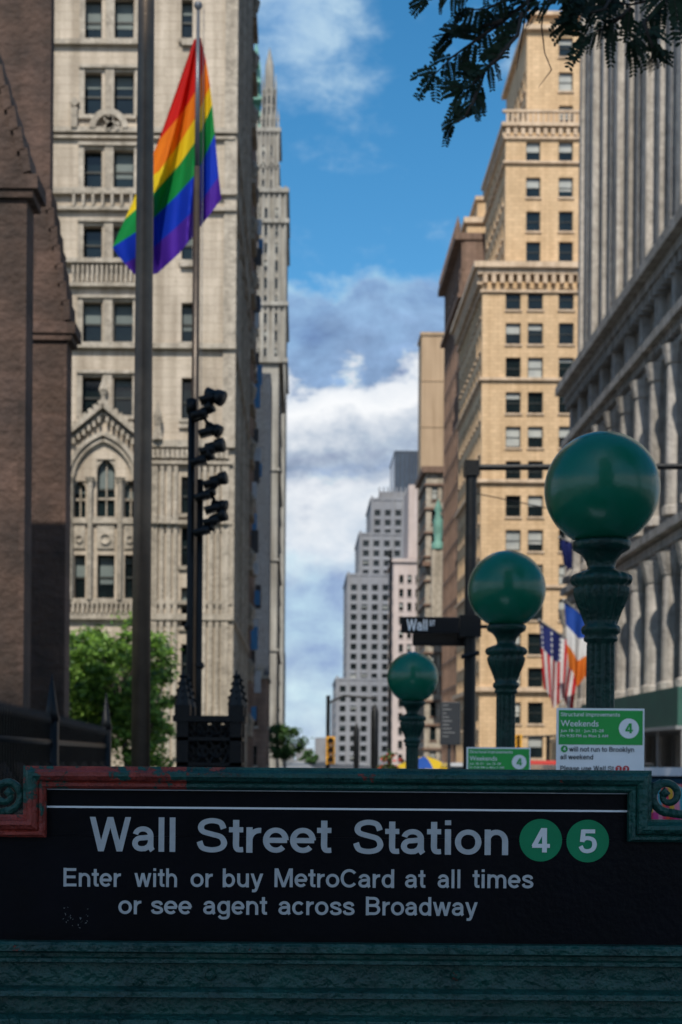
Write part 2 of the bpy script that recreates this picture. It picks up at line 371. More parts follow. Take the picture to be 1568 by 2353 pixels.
for k in range(9): b.K.box(X(562,D2)+k*.26,X(562,D2)+k*.26+.05,D2-.12,D2-.002,9,Z(858,D2))
b.done()
b=Bld('office_building',m_wool,m_wool,blind=.3)
D2=175.; z1=Z(835,D2); b.tier(X(600,D2)-3,X(634,D2),D2,D2+25,0,z1,so=reg(X(634,D2)-X(600,D2)+3,0,z1,1.6,.8,3.7,2.2),ea=reg(25,0,z1,2.6,1.4,3.7,2.2))
b.ledge(X(600,D2)-3,X(634,D2),D2,D2+25,z1,.7,.5)
for k in range(4,int(z1/3.7),3): b.ledge(X(600,D2)-3,X(634,D2),D2,D2+25,k*3.7,.3,.25)
b.done()
b=Bld('neo_gothic_skyscraper',m_wool,m_wool,blind=.3); D2=300.
zA,zB=Z(440,D2),Z(290,D2)
xa,xb,xc,xd=X(520,D2),X(646,D2),X(560,D2),X(628,D2)
b.tier(xa,xb,D2,D2+25,0,zA,so=reg(xb-xa,0,zA,1.9,1.0,3.7,2.3),ea=reg(25,0,zA,2.5,1.2,3.7,2.3))
b.tier(xc,xd,D2+2,D2+16,zA,zB,so=reg(xd-xc,zA,zB,1.5,.8,3.7,2.4),ea=reg(14,zA,zB,2,1,3.7,2.4))
for k in range(8):
    x=xc+(xd-xc)*k/7; b.K.box(x-.2,x+.2,D2+1.6,D2+2,zA,zB+2); b.K.tube([(x,D2+1.8,zB+2),(x,D2+1.8,zB+4.5)],[.35,.02],5)
for k in range(11):
    x=xa+(xb-xa)*k/10; b.K.box(x-.25,x+.25,D2-.4,D2,0,zA+1)
for k in range(12): b.K.box(xb,xb+.35,D2+k*2.2,D2+k*2.2+.5,0,zA+1)
for zz in (zA,Z(510,D2),Z(700,D2),Z(830,D2)): b.ledge(xa,xb,D2,D2+25,zz-.4,.9,.8)
b.ledge(xc,xd,D2+2,D2+16,zB-.5,.9,.6); b.ledge(xc,xd,D2+2,D2+16,zB-8,.6,.4)
tx=X(606,D2); ty=D2+4
b.K.tube([(tx,ty,zB-2),(tx,ty,Z(200,D2)),(tx,ty,Z(190,D2)),(tx,ty,Z(185,D2)),(tx,ty,Z(130,D2)),(tx,ty,Z(88,D2))],[1.3,1.3,1.7,1.1,.9,.05],8)
for k in range(8):
    t=k*math.pi/4+.39; qx=tx+1.5*math.cos(t); qy=ty+1.5*math.sin(t)
    b.K.tube([(qx,qy,zB),(qx,qy,Z(175,D2)),(qx,qy,Z(150,D2))],[.22,.2,.02],5)
    for zz in (215,240,265): b.G.obox((tx+1.32*math.cos(t+.39),ty+1.32*math.sin(t+.39),Z(zz,D2)),(-.18*math.sin(t+.39),.18*math.cos(t+.39),0),(.06*math.cos(t+.39),.06*math.sin(t+.39),0),(0,0,.8))
g=b.done()
r=Buf(); rx0,rx1=X(545,D2),X(590,D2)
zt=Z(290,D2); r.poly([(rx0,D2+6,zt),(rx1,D2+6,zt),(X(578,D2),D2+9,Z(110,D2)),(X(560,D2),D2+9,Z(110,D2))]); r.poly([(rx1,D2+6,zt),(rx1,D2+14,zt),(X(578,D2),D2+11,Z(110,D2)),(X(578,D2),D2+9,Z(110,D2))])
r.poly([(rx0,D2+14,zt),(rx1,D2+14,zt),(X(578,D2),D2+11,Z(110,D2)),(X(560,D2),D2+11,Z(110,D2))])
for py in (120,160,200,240): r.box(X(560,D2),X(580+(py-110)*.09,D2),D2+5.5,D2+7,Z(py,D2),Z(py-6,D2))
r.tube([(X(572,D2),D2+8,Z(200,D2)),(X(575,D2),D2+8,Z(115,D2)),(X(573,D2),D2+8,Z(45,D2))],[1.5,1.0,.05],6)
r.obj('copper_roof',m_verd,g)
b=Bld('office_building',m_wool,m_wool,blind=.2); D2=520.
b.tier(X(620,D2),X(652,D2),D2,D2+40,0,Z(1490,D2),so=reg(5,0,40,1.7,.9,3.6,2.0),ea=reg(40,0,40,3,1.6,3.6,2)); b.done()

# ================================================================ RIGHT
D3=150.; b=Bld('buff_brick_office_building',m_tan,m_tantrim,blind=.6,depth=.35); xr=P(1106,1100,D3).x
zc=P(1113,600,D3).z
def w3(c,w,cy,h,Dq,xq):
    p=P(c,cy,Dq); return (p.x-w/2/F*Dq-xq,p.x+w/2/F*Dq-xq,p.z-h/2/F*Dq,p.z+h/2/F*Dq)
so=[]
for i in range(14):
    cy=687+i*79.3
    for c in (1180,1231,1302,1353,1420,1470,1530,1590,1650): so.append(w3(c,35,cy,49,D3,xr))
b.tier(xr,xr+33,D3,D3+22,0,zc-1.5,so=so,we=reg(22,0,zc-1.5,2.35,1.3,3.64,2.25,zo=1.35))
b.ledge(xr,xr+33,D3,D3+22,zc-.9,.6,1.0); b.ledge(xr,xr+33,D3,D3+22,zc-1.5,.6,.6); b.ledge(xr,xr+33,D3,D3+22,zc-3.3,.25,.25)
b.dentS(xr,xr+33,D3,zc-2.4,.9,.55,.9); b.dentX(xr,-1,D3,D3+22,zc-2.4,.9,.55,.9)
for py,h,p in ((875,.3,.3),(1110,.35,.4),(1350,.3,.3),(1590,.5,.5)): b.ledge(xr,xr+33,D3,D3+22,P(1200,py,D3).z,h,p)
D4=152.; xs=P(1162,450,D4).x; z4=P(1165,292,D4).z
so=[w3(c,33,cy,46,D4,xs) for c in (1226,1301,1352,1420,1480,1540) for cy in (348,430,508,578)]
b.tier(xs,xs+30,D4,D4+16.5,zc-1.5,z4,so=so,we=reg(16.5,zc-1,z4,2.1,1.2,3.64,2.2,zo=1.0))
b.ledge(xs,xs+30,D4,D4+16.5,z4,.4,.5); b.ledge(xs,xs+30,D4,D4+16.5,P(1200,376,D4).z,.25,.3); b.ledge(xs,xs+30,D4,D4+16.5,z4-1.3,.3,.25)
b.dentS(xs,xs+30,D4,z4-.9,.7,.35,.8); b.dentX(xs,-1,D4,D4+16.5,z4-.9,.7,.35,.8)
a=xs
while a<xs+30: b.K.box(a,a+.25,D4-.3,D4-.1,z4+.4,z4+1.5); a+=.55
b.K.box(xs-.4,xs+30,D4-.4,D4,z4+1.5,z4+1.75)
xs2=P(1211,180,153).x; z5=P(1215,92,153).z
so=[w3(c,33,cy,44,153,xs2) for c in (1301,1352,1420,1480) for cy in (108,187,264)]
b.tier(xs2,xs2+26,153,168.5,z4,z5+1,so=so,we=reg(15.5,z4,z5,2.1,1.2,3.64,2.2,zo=1.2))
b.ledge(xs2,xs2+26,153,168.5,z5+1,.5,.5); b.tier(xs2+1,xs2+24,155,166,z5+1.5,z5+3.6); b.ledge(xs2+1,xs2+24,155,166,z5+3.6,.4,.5)
b.done()
D5=178.; b=Bld('office_building',m_tan,m_tantrim,blind=.4)
xa=X(1064,D5); b.tier(xa,xa+18,D5,D5+10,0,Z(510,D5),so=[],we=reg(10,0,Z(510,D5),2.2,1.2,3.6,2.2)); b.ledge(xa,xa+18,D5,D5+10,Z(510,D5),.7,.4)
b.tier(X(1090,D5),xa+18,D5+1,D5+9,Z(510,D5)+.7,Z(450,D5)); b.ledge(X(1090,D5),xa+18,D5+1,D5+9,Z(450,D5),.5,.3); b.done()
b=Bld('brownstone_office_building',m_brown,m_brown,blind=.45,depth=.4)
xq=19.45; zq=Z(560,174)
b.tier(xq,xq+14,172.2,177.8,0,zq,so=[],we=reg(5.6,0,zq,2.4,1.4,3.6,2.3))
b.tier(xq,xq+14,188.5,193,0,zq+3,so=[],we=reg(4.5,0,zq+3,2.1,1.2,3.6,2.3))
b.tier(xq,xq+1.4,177.8,188.5,0,zq+1,so=[],we=reg(10.7,0,zq+1,2.4,1.4,3.6,2.3))
for k in range(17):
    b.K.box(xq-.3,xq,172.2,193,3.4+k*3.6,3.75+k*3.6)
for k in range(10): b.K.box(xq-.35,xq-.002,172.3+k*2.2,172.8+k*2.2,0,zq)
b.K.box(xq-1.2,xq+3,172,193.5,zq,zq+.8); b.K.box(xq-.8,xq+3,172,193.5,zq-7,zq-6.5)
for k in range(12): b.K.tube([(xq-.8,172.5+k*1.85,zq+.8),(xq-.8,172.5+k*1.85,zq+1.8),(xq-.8,172.5+k*1.85,zq+3)],[.3,.35,.03],6)
b.done()
b=Bld('ornate_narrow_building',m_limetrim,m_brown,blind=.4); D6=207.; xo=X(975,D6); zo=Z(1085,D6)
b.tier(xo,xo+7,D6,D6+11,0,zo,so=reg(7,0,zo,1.5,.9,3.5,2.2),we=reg(11,0,zo,2,1.2,3.5,2.2)); b.ledge(xo,xo+7,D6,D6+11,zo,.9,.7)
for k in range(12): b.ledge(xo,xo+7,D6,D6+11,3+k*3.5,.3,.3)
b.K.box(xo-.5,xo+7,D6-1.2,D6,Z(1300,D6),Z(1290,D6))
g=b.done(); r=Buf(); r.lathe((X(1003,198),198,Z(1260,198)),[(.9,0),(.9,.8),(.5,1.2),(.7,2.5),(.7,4),(.35,5),(.6,5.6),(.05,7)],10); r.obj('copper_cupola',m_verd,g,True)
r=Buf(); r.box(X(988,198),X(1018,198),197.4,198.6,Z(1480,198),Z(1262,198)); r.obj('cupola_base',m_limetrim,g)
b=Bld('tan_office_block',m_tan2,m_tan2,blind=0); D7=232.; xa=X(962,D7)
b.tier(xa,xa+14,D7,D7+6,0,Z(768,D7)); b.ledge(xa,xa+14,D7,D7+6,Z(768,D7),.5,.2)
for k in range(1,9): b.K.box(xa,xa+14,D7-.1,D7-.003,Z(768,D7)-k*7.5,Z(768,D7)-k*7.5+.12)
b.done()
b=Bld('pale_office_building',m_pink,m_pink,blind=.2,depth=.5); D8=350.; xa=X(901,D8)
b.tier(xa,xa+10,D8,D8+20,0,Z(1290,D8),so=reg(10,0,Z(1290,D8),2.0,1.1,3.4,2.0),we=reg(20,0,Z(1290,D8),3,1.4,3.4,2)); b.ledge(xa,xa+10,D8,D8+20,Z(1290,D8),.8,.6)
b.tier(X(935,D8+1),xa+10,D8+1,D8+18,Z(1280,D8),Z(1110,D8)); b.done()
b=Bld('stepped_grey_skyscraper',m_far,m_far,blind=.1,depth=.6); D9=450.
prev=0
for i,(pl,pt_) in enumerate(((771,1562),(795,1322),(822,1228),(848,1148))):
    y=D9+i*3; xa=X(pl,y); xb=X(960,y)+4; zt=Z(pt_,y); z0=0 if i==0 else prev-.5
    b.tier(xa,xb,y,y+40-i*3,z0,zt,so=reg(xb-xa,z0,zt,3.35,1.9,3.15,1.95,u0=.5),we=reg(36,z0,zt,3.35,1.7,3.15,1.75),sill=False)
    b.ledge(xa,xb,y,y+40-i*3,zt,.7,.25)
    n=int((xb-xa)/3.35)
    for k in range(n+1): b.K.box(xa+.1+k*3.35,xa+.7+k*3.35,y-.35,y-.002,z0,zt+1.3)
    prev=zt
b.tier(X(868,D9+14),X(950,D9+14),D9+14,D9+34,prev,Z(1128,D9+14))
for k in range(7): b.K.box(X(866+k*10,D9+13),X(869+k*10,D9+13),D9+13,D9+13.6,prev,Z(1118,D9+13))
b.done()
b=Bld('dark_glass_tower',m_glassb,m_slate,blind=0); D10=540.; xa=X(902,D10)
b.tier(xa,xa+14,D10,D10+30,0,Z(1040,D10)); 
for k in range(8): b.K.box(xa+k*1.8,xa+k*1.8+.45,D10-.4,D10-.002,0,Z(1040,D10))
b.ledge(xa,xa+14,D10,D10+30,Z(1040,D10),1,.1); b.done()
b=Bld('granite_classical_building',m_grey,m_greytrim,blind=.15,depth=.55,frame=m_framegr); xg=19.2; ya,yb=58.,100.
L=yb-ya; pit=3.5; HT=60
lo=[];mid=[];up=[]
for k in range(12):
    c=pit*k+pit/2
    lo.append((c-1.0,c+1.0,5.2,11.6)); lo.append((c-1.0,c+1.0,.4,4.2))
    mid.append((c-.95,c+.95,15.0,18.6)); mid.append((c-.95,c+.95,19.2,21.9))
    up.append((c-.6,c+.6,24.9,26.6))
b.face((xg,ya),(0,1),(-1,0),L,0,14,lo,depth=.8); b.face((xg,ya),(0,1),(-1,0),L,14,24,mid,depth=.6); b.face((xg,ya),(0,1),(-1,0),L,24,28.0,up)
tw=[]
for k in range(17):
    c=2.45*k+1.25
    z=29.2
    while z<HT-3: tw.append((c-.55,c+.55,z,z+2.3)); z+=3.7
b.face((xg+.9,ya),(0,1),(-1,0),L,28,HT,tw,depth=.5)
b.W.poly([(xg,yb,0),(xg+30,yb,0),(xg+30,yb,HT),(xg+.9,yb,HT),(xg+.9,yb,28),(xg,yb,28)]); b.W.poly([(xg,ya,0),(xg+30,ya,0),(xg+30,ya,HT),(xg+.9,ya,HT),(xg+.9,ya,28),(xg,ya,28)]); b.W.poly([(xg+.9,ya,HT),(xg+30,ya,HT),(xg+30,yb,HT),(xg+.9,yb,HT)])
b.W.poly([(xg,ya,28),(xg+1.0,ya,28),(xg+1.0,yb,28),(xg,yb,28)])
for k in range(18): 
    y=ya+2.45*k; b.K.box(xg+.1,xg+.9,max(ya,y-.33),min(yb,y+.33),28,HT)
    if k%3==0: b.K.box(xg-.1,xg+.1,max(ya,y-.5),min(yb,y+.5),28,HT)
def cor(z,h,p): b.K.box(xg-p,xg+.2,ya,yb+p*.7,z,z+h)
cor(27.4,.6,1.3); cor(26.8,.6,.8); cor(24.1,.35,.5); cor(23.6,.5,.9); cor(22.6,.35,.35); cor(13.2,.45,.9); cor(12.6,.5,.5); cor(4.5,.5,.35)
b.dentX(xg,-1,ya,yb,26.2,.6,.7,.85); b.dentX(xg,-1,ya,yb,23.1,.5,.6,.7); b.dentX(xg,-1,ya,yb,12.1,.5,.4,.7)
for k in range(13):
    y=min(max(ya+.5,ya+pit*k),yb-.5)
    b.K.tube([(xg-.35,y,14.0),(xg-.35,y,14.4),(xg-.35,y,14.5),(xg-.35,y,21.6),(xg-.35,y,21.7),(xg-.35,y,22.6)],[.62,.62,.46,.4,.5,.7],12)
    b.K.tube([(xg-.4,y,5.0),(xg-.4,y,5.5),(xg-.4,y,5.6),(xg-.4,y,10.9),(xg-.4,y,11.0),(xg-.4,y,12.1)],[.75,.75,.55,.48,.55,.85],12)
    b.K.box(xg-.12,xg-.002,y-.55,y+.55,0,24); b.K.box(xg-.45,xg-.002,y-.4,y+.4,24.5,26.2)
b.done()
g=grp('sidewalk_shed'); r=Buf(); r.box(15.4,18.6,58,78,3.0,4.6); r.obj('hoarding',M('shed_green',(.02,.085,.06),(.015,.06,.045),.6,1),g)
r=Buf()
for y in range(58,79,4):
    for x in (15.6,18.4): r.tube([(x,y,0.1),(x,y,3)],.07,8)
r.box(15.3,18.7,57.9,78.1,2.85,2.996); r.obj('frame',m_steelw,g)
r=Buf(); r.box(15.36,15.397,70,71,3.2,4.2); r.obj('notice',M('notice_blue',(.02,.2,.6),None,.5),g)
b=Bld('distant_buildings',m_far,m_far,blind=0,depth=.3)
for xa,w,z,y in ((-60,45,30,900),(-14,10,12,950),(-3,12,9,980),(10,9,16,940),(20,40,40,900),(62,60,50,900),(-130,70,35,900)):
    b.tier(xa,xa+w,y,y+30,0,z)
b.done()
b=Bld('unseen_shade_tower',m_tan,m_tantrim,blind=.3,depth=.4)  # unseen tower added behind the camera, sized to shade the foreground
b.tier(-12,8,-60,-35,0,60); b.face((-12,-34.6),(1,0),(0,1),20,0,60,reg(20,0,60,3.2,1.7,3.7,2.3)); b.done()

# ================================================================ church
g=grp('brownstone_church'); r=Buf()
r.box(-16,P(116,300,25).x,25,25.3,0,24); r.box(-22,-12.3,25.3,55,0,24)
def butt(D0,dep,xl,xr1,zlow,xr2,ztop):
    pts=[(xl,0),(xr1,0),(xr1,zlow),(xr2,ztop),(xl,ztop)]
    for y in (D0,D0+dep): r.poly([(x,y,z) for x,z in pts])
    for i in range(len(pts)):
        a,c=pts[i],pts[(i+1)%len(pts)]; r.poly([(a[0],D0,a[1]),(c[0],D0,c[1]),(c[0],D0+dep,c[1]),(a[0],D0+dep,a[1])])
    n=7
    for k in range(n):
        t=(k+.5)/n; xx=xr1+(xr2-xr1)*t; zz=zlow+(ztop-zlow)*t; dv=Vector((xr2-xr1,0,ztop-zlow)); ln=dv.length/n/2; dv.normalize(); nn=Vector((dv.z,0,-dv.x))
        r.obox((xx+nn.x*.02,D0+dep/2,zz+nn.z*.02),dv*(ln*1.05)+nn*.02,(0,dep/2+.04,0),nn*.05)
    r.box(xl,xr1+.14,D0-.08,D0+dep+.05,zlow-.22,zlow-.05); r.box(xl,xr1+.08,D0-.05,D0+dep+.03,zlow-.32,zlow-.22)
q=P(160,735,22); q2=P(105,440,22); butt(22,.5,-9,q.x-.04,q.z,q2.x,q2.z)
r.box(-9,q.x+.04,21.9,22.6,0,2.1)
q2=P(-40,60,17); butt(17,.45,-9,P(62,430,17).x,P(68,395,17).z,q2.x,q2.z)
q=P(64,430,17); r.box(-9,q.x+.04,16.93,17.52,0,2.0)
r.obj('walls_and_buttresses',m_church,g)
g=grp('iron_fence'); r=Buf(); xf=-2.38; y=9.6
while y<17.5:
    zt=1.97-.012*(y-10); r.tube([(xf,y,.1),(xf,y,zt-.12),(xf,y,zt-.11),(xf,y,zt-.07),(xf,y,zt)],[.013,.013,.022,.022,.002],6,False); y+=.11
for zz in (.35,1.0,1.62): r.box(xf-.02,xf+.02,9.6,17.5,zz,zz+.05)
for y in (9.7,13.6,17.4):
    r.box(xf-.06,xf+.06,y-.06,y+.06,.1,1.85); r.tube([(xf,y,1.85),(xf,y,1.95),(xf,y,2.3)],[.085,.06,.004],6)
for k in range(60):
    y=9.7+k*.13; r.tube([(xf,y,1.3),(xf,y+.065,1.45),(xf,y+.13,1.3)],.01,5,False)
r.obj('railings',m_iron,g,True)
g=grp('stone_fence_plinth'); r=Buf(); r.box(xf-.15,xf+.15,9.4,17.7,.1,.32); r.obj('plinth',m_church,g,bevel=.02)

# ================================================================ cast iron gate pier
g=grp('cast_iron_gate_pier'); r=Buf(); D0=12.; xl,xr_=X(406,D0),X(556,D0); yb_=D0+.55
zt=Z(1655,D0)
for (x,y) in ((xl+.05,D0),(xr_-.05,D0),(xl+.05,yb_),(xr_-.05,yb_)):
    r.box(x-.05,x+.05,y-.05,y+.05,.1,zt)
    r.box(x-.065,x+.065,y-.065,y+.065,zt+.03,zt+.12)
    r.tube([(x,y,zt+.12),(x,y,zt+.2),(x,y,zt+.42)],[.075,.055,.004],8)
    for k in range(4):
        for t in range(4): r.tube([(x,y,zt+.16+k*.06),(x+.07*math.cos(t*1.57)*(1-k*.2),y+.07*math.sin(t*1.57)*(1-k*.2),zt+.19+k*.06)],[.012,.016],5)
r.box(xl-.03,xr_+.03,D0-.07,yb_+.07,zt-.02,zt+.03); r.box(xl,xr_,D0-.05,yb_+.05,Z(1700,D0)-.015,Z(1700,D0)+.015); r.box(xl,xr_,D0-.05,yb_+.05,Z(1758,D0)-.015,Z(1758,D0)+.015)
for j,(za,zb) in enumerate(((Z(1700,D0),zt),(Z(1758,D0),Z(1700,D0)),(.9,Z(1758,D0)),(.2,.9))):
    nn=4; w=(xr_-xl-.1)/nn
    for k in range(nn):
        cx=xl+.05+w*(k+.5); cz=(za+zb)/2
        for i in range(12):
            a=i*math.pi/6; a2=(i+1)*math.pi/6; rr=min(w,zb-za)*.42
            r.tube([(cx+rr*math.cos(a),D0,cz+rr*math.sin(a)),(cx+rr*math.cos(a2),D0,cz+rr*math.sin(a2))],.014,5,False)
        r.tube([(cx-w/2,D0,za),(cx+w/2,D0,zb)],.012,5,False); r.tube([(cx+w/2,D0,za),(cx-w/2,D0,zb)],.012,5,False)
r.box(xl+.08,xr_-.08,yb_-.02,yb_,.1,zt-.03)
r.obj('ironwork',m_iron,g)
g=grp('floodlight_mast'); r=Buf(); D0=12.8
a=P(438,1300,D0); r.tube([(a.x,D0,.1),(a.x,D0,P(438,916,D0).z)],.033,12); r.box(a.x-.045,a.x+.045,D0-.045,D0+.045,P(0,940,D0).z-.02,P(0,916,D0).z)
c=P(459,1300,D0); r.tube([(c.x,D0,.1),(c.x,D0,P(459,1102,D0).z)],.028,12)
for px,py in ((433,1440),(459,1530)):
    q=P(px,py,D0); r.lathe((q.x,D0,q.z),[(.03,-.03),(.045,0),(.03,.03)],10)
def head(px,py,bx,by,ang,s=1):
    q=P(px,py,D0); bq=P(bx,by,D0)
    r.tube([(bq.x,D0,bq.z),(bq.x+(q.x-bq.x)*.6,D0-.05,bq.z+.02),(q.x,D0-.08,q.z-.05)],.018,8)
    dx=Vector((math.cos(ang),-.35,math.sin(ang))).normalized()
    pts=[q-dx*.10*s,q-dx*.09*s,q+dx*.02*s,q+dx*.03*s,q+dx*.10*s,q+dx*.12*s]; pts=[Vector((p.x,D0-.08+(p.y-D0),p.z)) for p in pts]
    r.tube(pts,[.03*s,.05*s,.055*s,.075*s,.085*s,.085*s],12)
    r.obox((q.x-.05,D0-.08,q.z-.04),(.07,0,.02),(0,.07,0),(-.01,0,.025))
head(492,912,442,968,-.5,.85); head(472,948,442,965,.5,.7); head(490,988,442,968,-.6,.7); head(492,1030,442,1060,.1,.8); head(470,1055,442,1060,.4,.7)
head(500,1105,461,1140,.1,.72); head(480,1135,461,1140,.2,.5); head(503,1163,461,1140,-.3,.65); head(500,1192,461,1215,.3,.72); head(478,1215,461,1218,.1,.5)
r.obj('mast_and_lamps',m_iron,g,True)

# ================================================================ flagpoles + flag
g=grp('flagpole'); r=Buf(); D0=12.; a=P(322,1500,D0).x+.01
r.tube([(a,D0,.1),(a,D0,4),(a,D0,9.5),(a,D0,14)],[.080,.078,.066,.05],24); r.lathe((a,D0,14),[(.05,0),(.1,.08),(.1,.14),(.02,.22)],12); r.lathe((a,D0,.1),[(.2,0),(.2,.06),(.12,.16),(.085,.2)],16)
r.obj('pole',m_bronze,g,True)
g=grp('rainbow_flag_on_pole'); r=Buf(); D0=22.; a=P(452,500,D0).x
zt=P(457,22,D0).z
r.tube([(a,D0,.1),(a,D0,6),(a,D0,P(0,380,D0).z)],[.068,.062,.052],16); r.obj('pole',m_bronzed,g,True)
r=Buf(); r.tube([(a,D0,P(0,380,D0).z),(a,D0,zt)],[.045,.025],12); r.lathe((a,D0,zt),[(.03,0),(.07,.06),(.05,.11),(0.0,.14)],12); r.tube([(a+.09,D0-.02,2),(a+.09,D0-.02,zt)],.005,5); r.obj('pole_tip',M('pole_aluminium',(.12,.13,.15),None,.4,metal=.4),g,True)
Lx=[[(446,90),(449,89),(452,88),(456,87),(462,86)],
[(365,322),(392,290),(425,250),(452,205),(474,140)],
[(322,425),(366,392),(415,325),(454,262),(483,197)],
[(287,503),(350,447),(412,378),(454,318),(488,240)],
[(258,568),(335,518),(405,450),(454,395),(494,308)],
[(286,605),(345,575),(405,522),(454,475),(503,405)],
[(316,637),(362,628),(412,582),(454,530),(509,457)]]
for i,mm in enumerate((f_red,f_or,f_ye,f_gr,f_bl,f_pu)):
    fb=Buf(); NU=48; NV=8
    def fp(u,v):
        s_=u*4; k=min(int(s_),3); t=s_-k
        A=Vector(Lx[i][k]).lerp(Vector(Lx[i][k+1]),t); Bq=Vector(Lx[i+1][k]).lerp(Vector(Lx[i+1][k+1]),t); q=A.lerp(Bq,v)
        V=(i+v)/6
        dep=.26*math.sin(u*13+V*3.5)*(.25+V)+.13*math.sin(u*27+V*7)*(.15+V)+.5*(1-u)
        if u>.7: dep+= .6*(u-.7)
        return P(q[0],q[1],D0+.12+dep)
    for ii in range(NU):
        for jj in range(NV): fb.poly([fp(ii/NU,jj/NV),fp((ii+1)/NU,jj/NV),fp((ii+1)/NU,(jj+1)/NV),fp(ii/NU,(jj+1)/NV)])
    o=fb.obj('stripe_%d'%(i+1),mm,g,True)

# ================================================================ trees
def crown(bufs,cen,rad,n,size,seed,cl=60,skip=None):
    rnd=random.Random(seed); cs=[]
    for k in range(cl):
        while True:
            p=Vector((rnd.uniform(-1,1),rnd.uniform(-1,1),rnd.uniform(-1,1)))
            if .25<p.length<1: break
        cs.append((Vector((p.x*rad[0],p.y*rad[1],p.z*rad[2]))+Vector(cen),rnd.uniform(.14,.3)*min(rad)))
    for k in range(n):
        c,rr=rnd.choice(cs); d=Vector((rnd.gauss(0,1),rnd.gauss(0,1),rnd.gauss(0,.7)))*rr*.6
        p=c+d
        if skip and skip(p): continue
        a=Vector((rnd.gauss(0,1),rnd.gauss(0,1),rnd.gauss(0,.5))).normalized(); t=a.cross(Vector((rnd.gauss(0,1),rnd.gauss(0,1),rnd.gauss(0,1)))).normalized()
        s=size*rnd.uniform(.6,1.3); bufs[0 if rnd.random()<.65 else 1].poly([p-a*s,p-t*s*.45,p+a*s,p+t*s*.45])
    return cs
def tree(name,base,h,cen,rad,n,size,seed,mats=(m_leaf,m_leaf2),cl=60,skip=None,tr=.14):
    g=grp(name); T=Buf(); Lf=[Buf(),Buf()]
    cs=crown(Lf,cen,rad,n,size,seed,cl,skip)
    top=Vector(cen); bs=Vector(base); mid=bs.lerp(top,.55)
    T.tube([bs,bs.lerp(top,.25)+Vector((.05,0,0)),mid,top],[tr,tr*.8,tr*.6,tr*.25],10)
    rnd=random.Random(seed)
    for c,rr in cs[::2]:
        st=bs.lerp(top,rnd.uniform(.45,.9)); md=st.lerp(c,.5)+Vector((0,0,.1*(c-st).length)); 
        if skip and (skip(md) or skip(c)): continue
        T.tube([st,md,c],[tr*.3,tr*.18,tr*.05],6,False)
    T.obj('trunk_and_limbs',m_bark,g,True); Lf[0].obj('leaves',mats[0],g); Lf[1].obj('leaves_dark',mats[1],g); return g
tree('churchyard_tree',(-5.3,44,.1),4,(-5.6,44,3.9),(1.6,1.6,2.1),9000,.10,3,cl=90)
tree('churchyard_tree',(-7.2,47,.1),4,(-7.0,47,3.8),(1.6,1.6,2.3),8000,.10,5,cl=80)
tree('churchyard_tree',(-4.3,40,.1),3,(-4.3,40,2.3),(.95,1.2,1.9),4500,.09,9,cl=50)
tree('street_tree',(X(655,150),150,.1),4,(X(652,150),150,3.1),(2.1,2,2.0),3500,.22,11,cl=40,mats=(m_leaf2,m_leaf2))
tree('street_tree',(X(715,300),300,.1),4,(X(712,300),300,1.9),(2.3,2,1.4),2000,.3,12,cl=30,mats=(m_leaf2,m_leaf2))
def inframe(p): 
    return p.y>0.3 and p.z-1.5<.60*p.y and p.x<.33*p.y and p.x>-.27*p.y
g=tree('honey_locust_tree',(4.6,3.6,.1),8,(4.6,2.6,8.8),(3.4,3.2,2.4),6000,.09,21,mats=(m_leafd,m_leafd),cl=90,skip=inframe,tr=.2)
LB=Buf(); TB=Buf(); rnd=random.Random(5)
def frond(p,d,ln):
    d=d.normalized(); dr=Vector((0,0,-1)); side=d.cross(Vector((rnd.gauss(0,.5),-1,rnd.gauss(0,.5)))).normalized(); n=11
    pts=[]
    for i in range(n+1):
        t=i/n; pts.append(p+d*ln*t+dr*ln*.35*t*t)
    TB.tube([pts[0],pts[n//2],pts[n]],[.0016,.0013,.0008],4,False)
    up=side.cross(d)
    for i in range(1,n+1):
        for sg in (-1,1):
            l=ln*.28*(1-.5*abs(i/n-.45)); a=(side*sg+d*.45+up*rnd.gauss(0,.25)).normalized(); w=(d-a*a.dot(d)).normalized()*l*.27
            b0=pts[i]; LB.poly([b0,b0+a*l*.35-w,b0+a*l*.8-w*.8,b0+a*l,b0+a*l*.8+w*.8,b0+a*l*.35+w])
def branch(pts,D0,ff=1.0,ln=.17,r0=.012):
    W=[P(x,y,D0+rnd.uniform(-.15,.15)) for x,y in pts]
    n=len(W); TB.tube(W,[r0*(1-.8*i/(n-1)) for i in range(n)],6,False)
    for i in range(n-1):
        seg=W[i+1]-W[i]; k=max(1,int(seg.length/.02*ff))
        for j in range(k):
            p=W[i]+seg*(j/k); sd=seg.normalized(); a=rnd.choice((-1,1))*rnd.uniform(.4,1.3)
            d=Vector((sd.x*math.cos(a)-sd.z*math.sin(a),rnd.uniform(-.5,.5),sd.x*math.sin(a)+sd.z*math.cos(a)))
            frond(p,d,ln*rnd.uniform(.6,1.1))
    for _ in range(4): frond(W[-1],(W[-1]-W[-2])+Vector((rnd.gauss(0,.05),rnd.gauss(0,.05),rnd.gauss(0,.05))),ln)
D0=7.
TB.tube([(4.6,3.6,4.5),(4.2,5.0,5.6),P(1640,-160,D0),P(1450,-120,D0),P(1330,-70,D0)],[.09,.06,.035,.025,.018],8)
TB.tube([P(1330,-70,D0),P(1230,-10,D0)],[.018,.010],6); 
branch([(1230,-10),(1160,45),(1090,95),(1040,130),(1000,170)],D0,.65,.13)
branch([(1200,30),(1190,80),(1150,125),(1105,175),(1070,205)],D0,.45,.12)
branch([(1150,130),(1100,170),(1085,200)],D0,.5,.11)
branch([(1105,190),(1085,240),(1068,270),(1040,285)],D0,.6,.105)
branch([(1230,-10),(1170,-5),(1120,20),(1075,22)],D0,.6,.12)
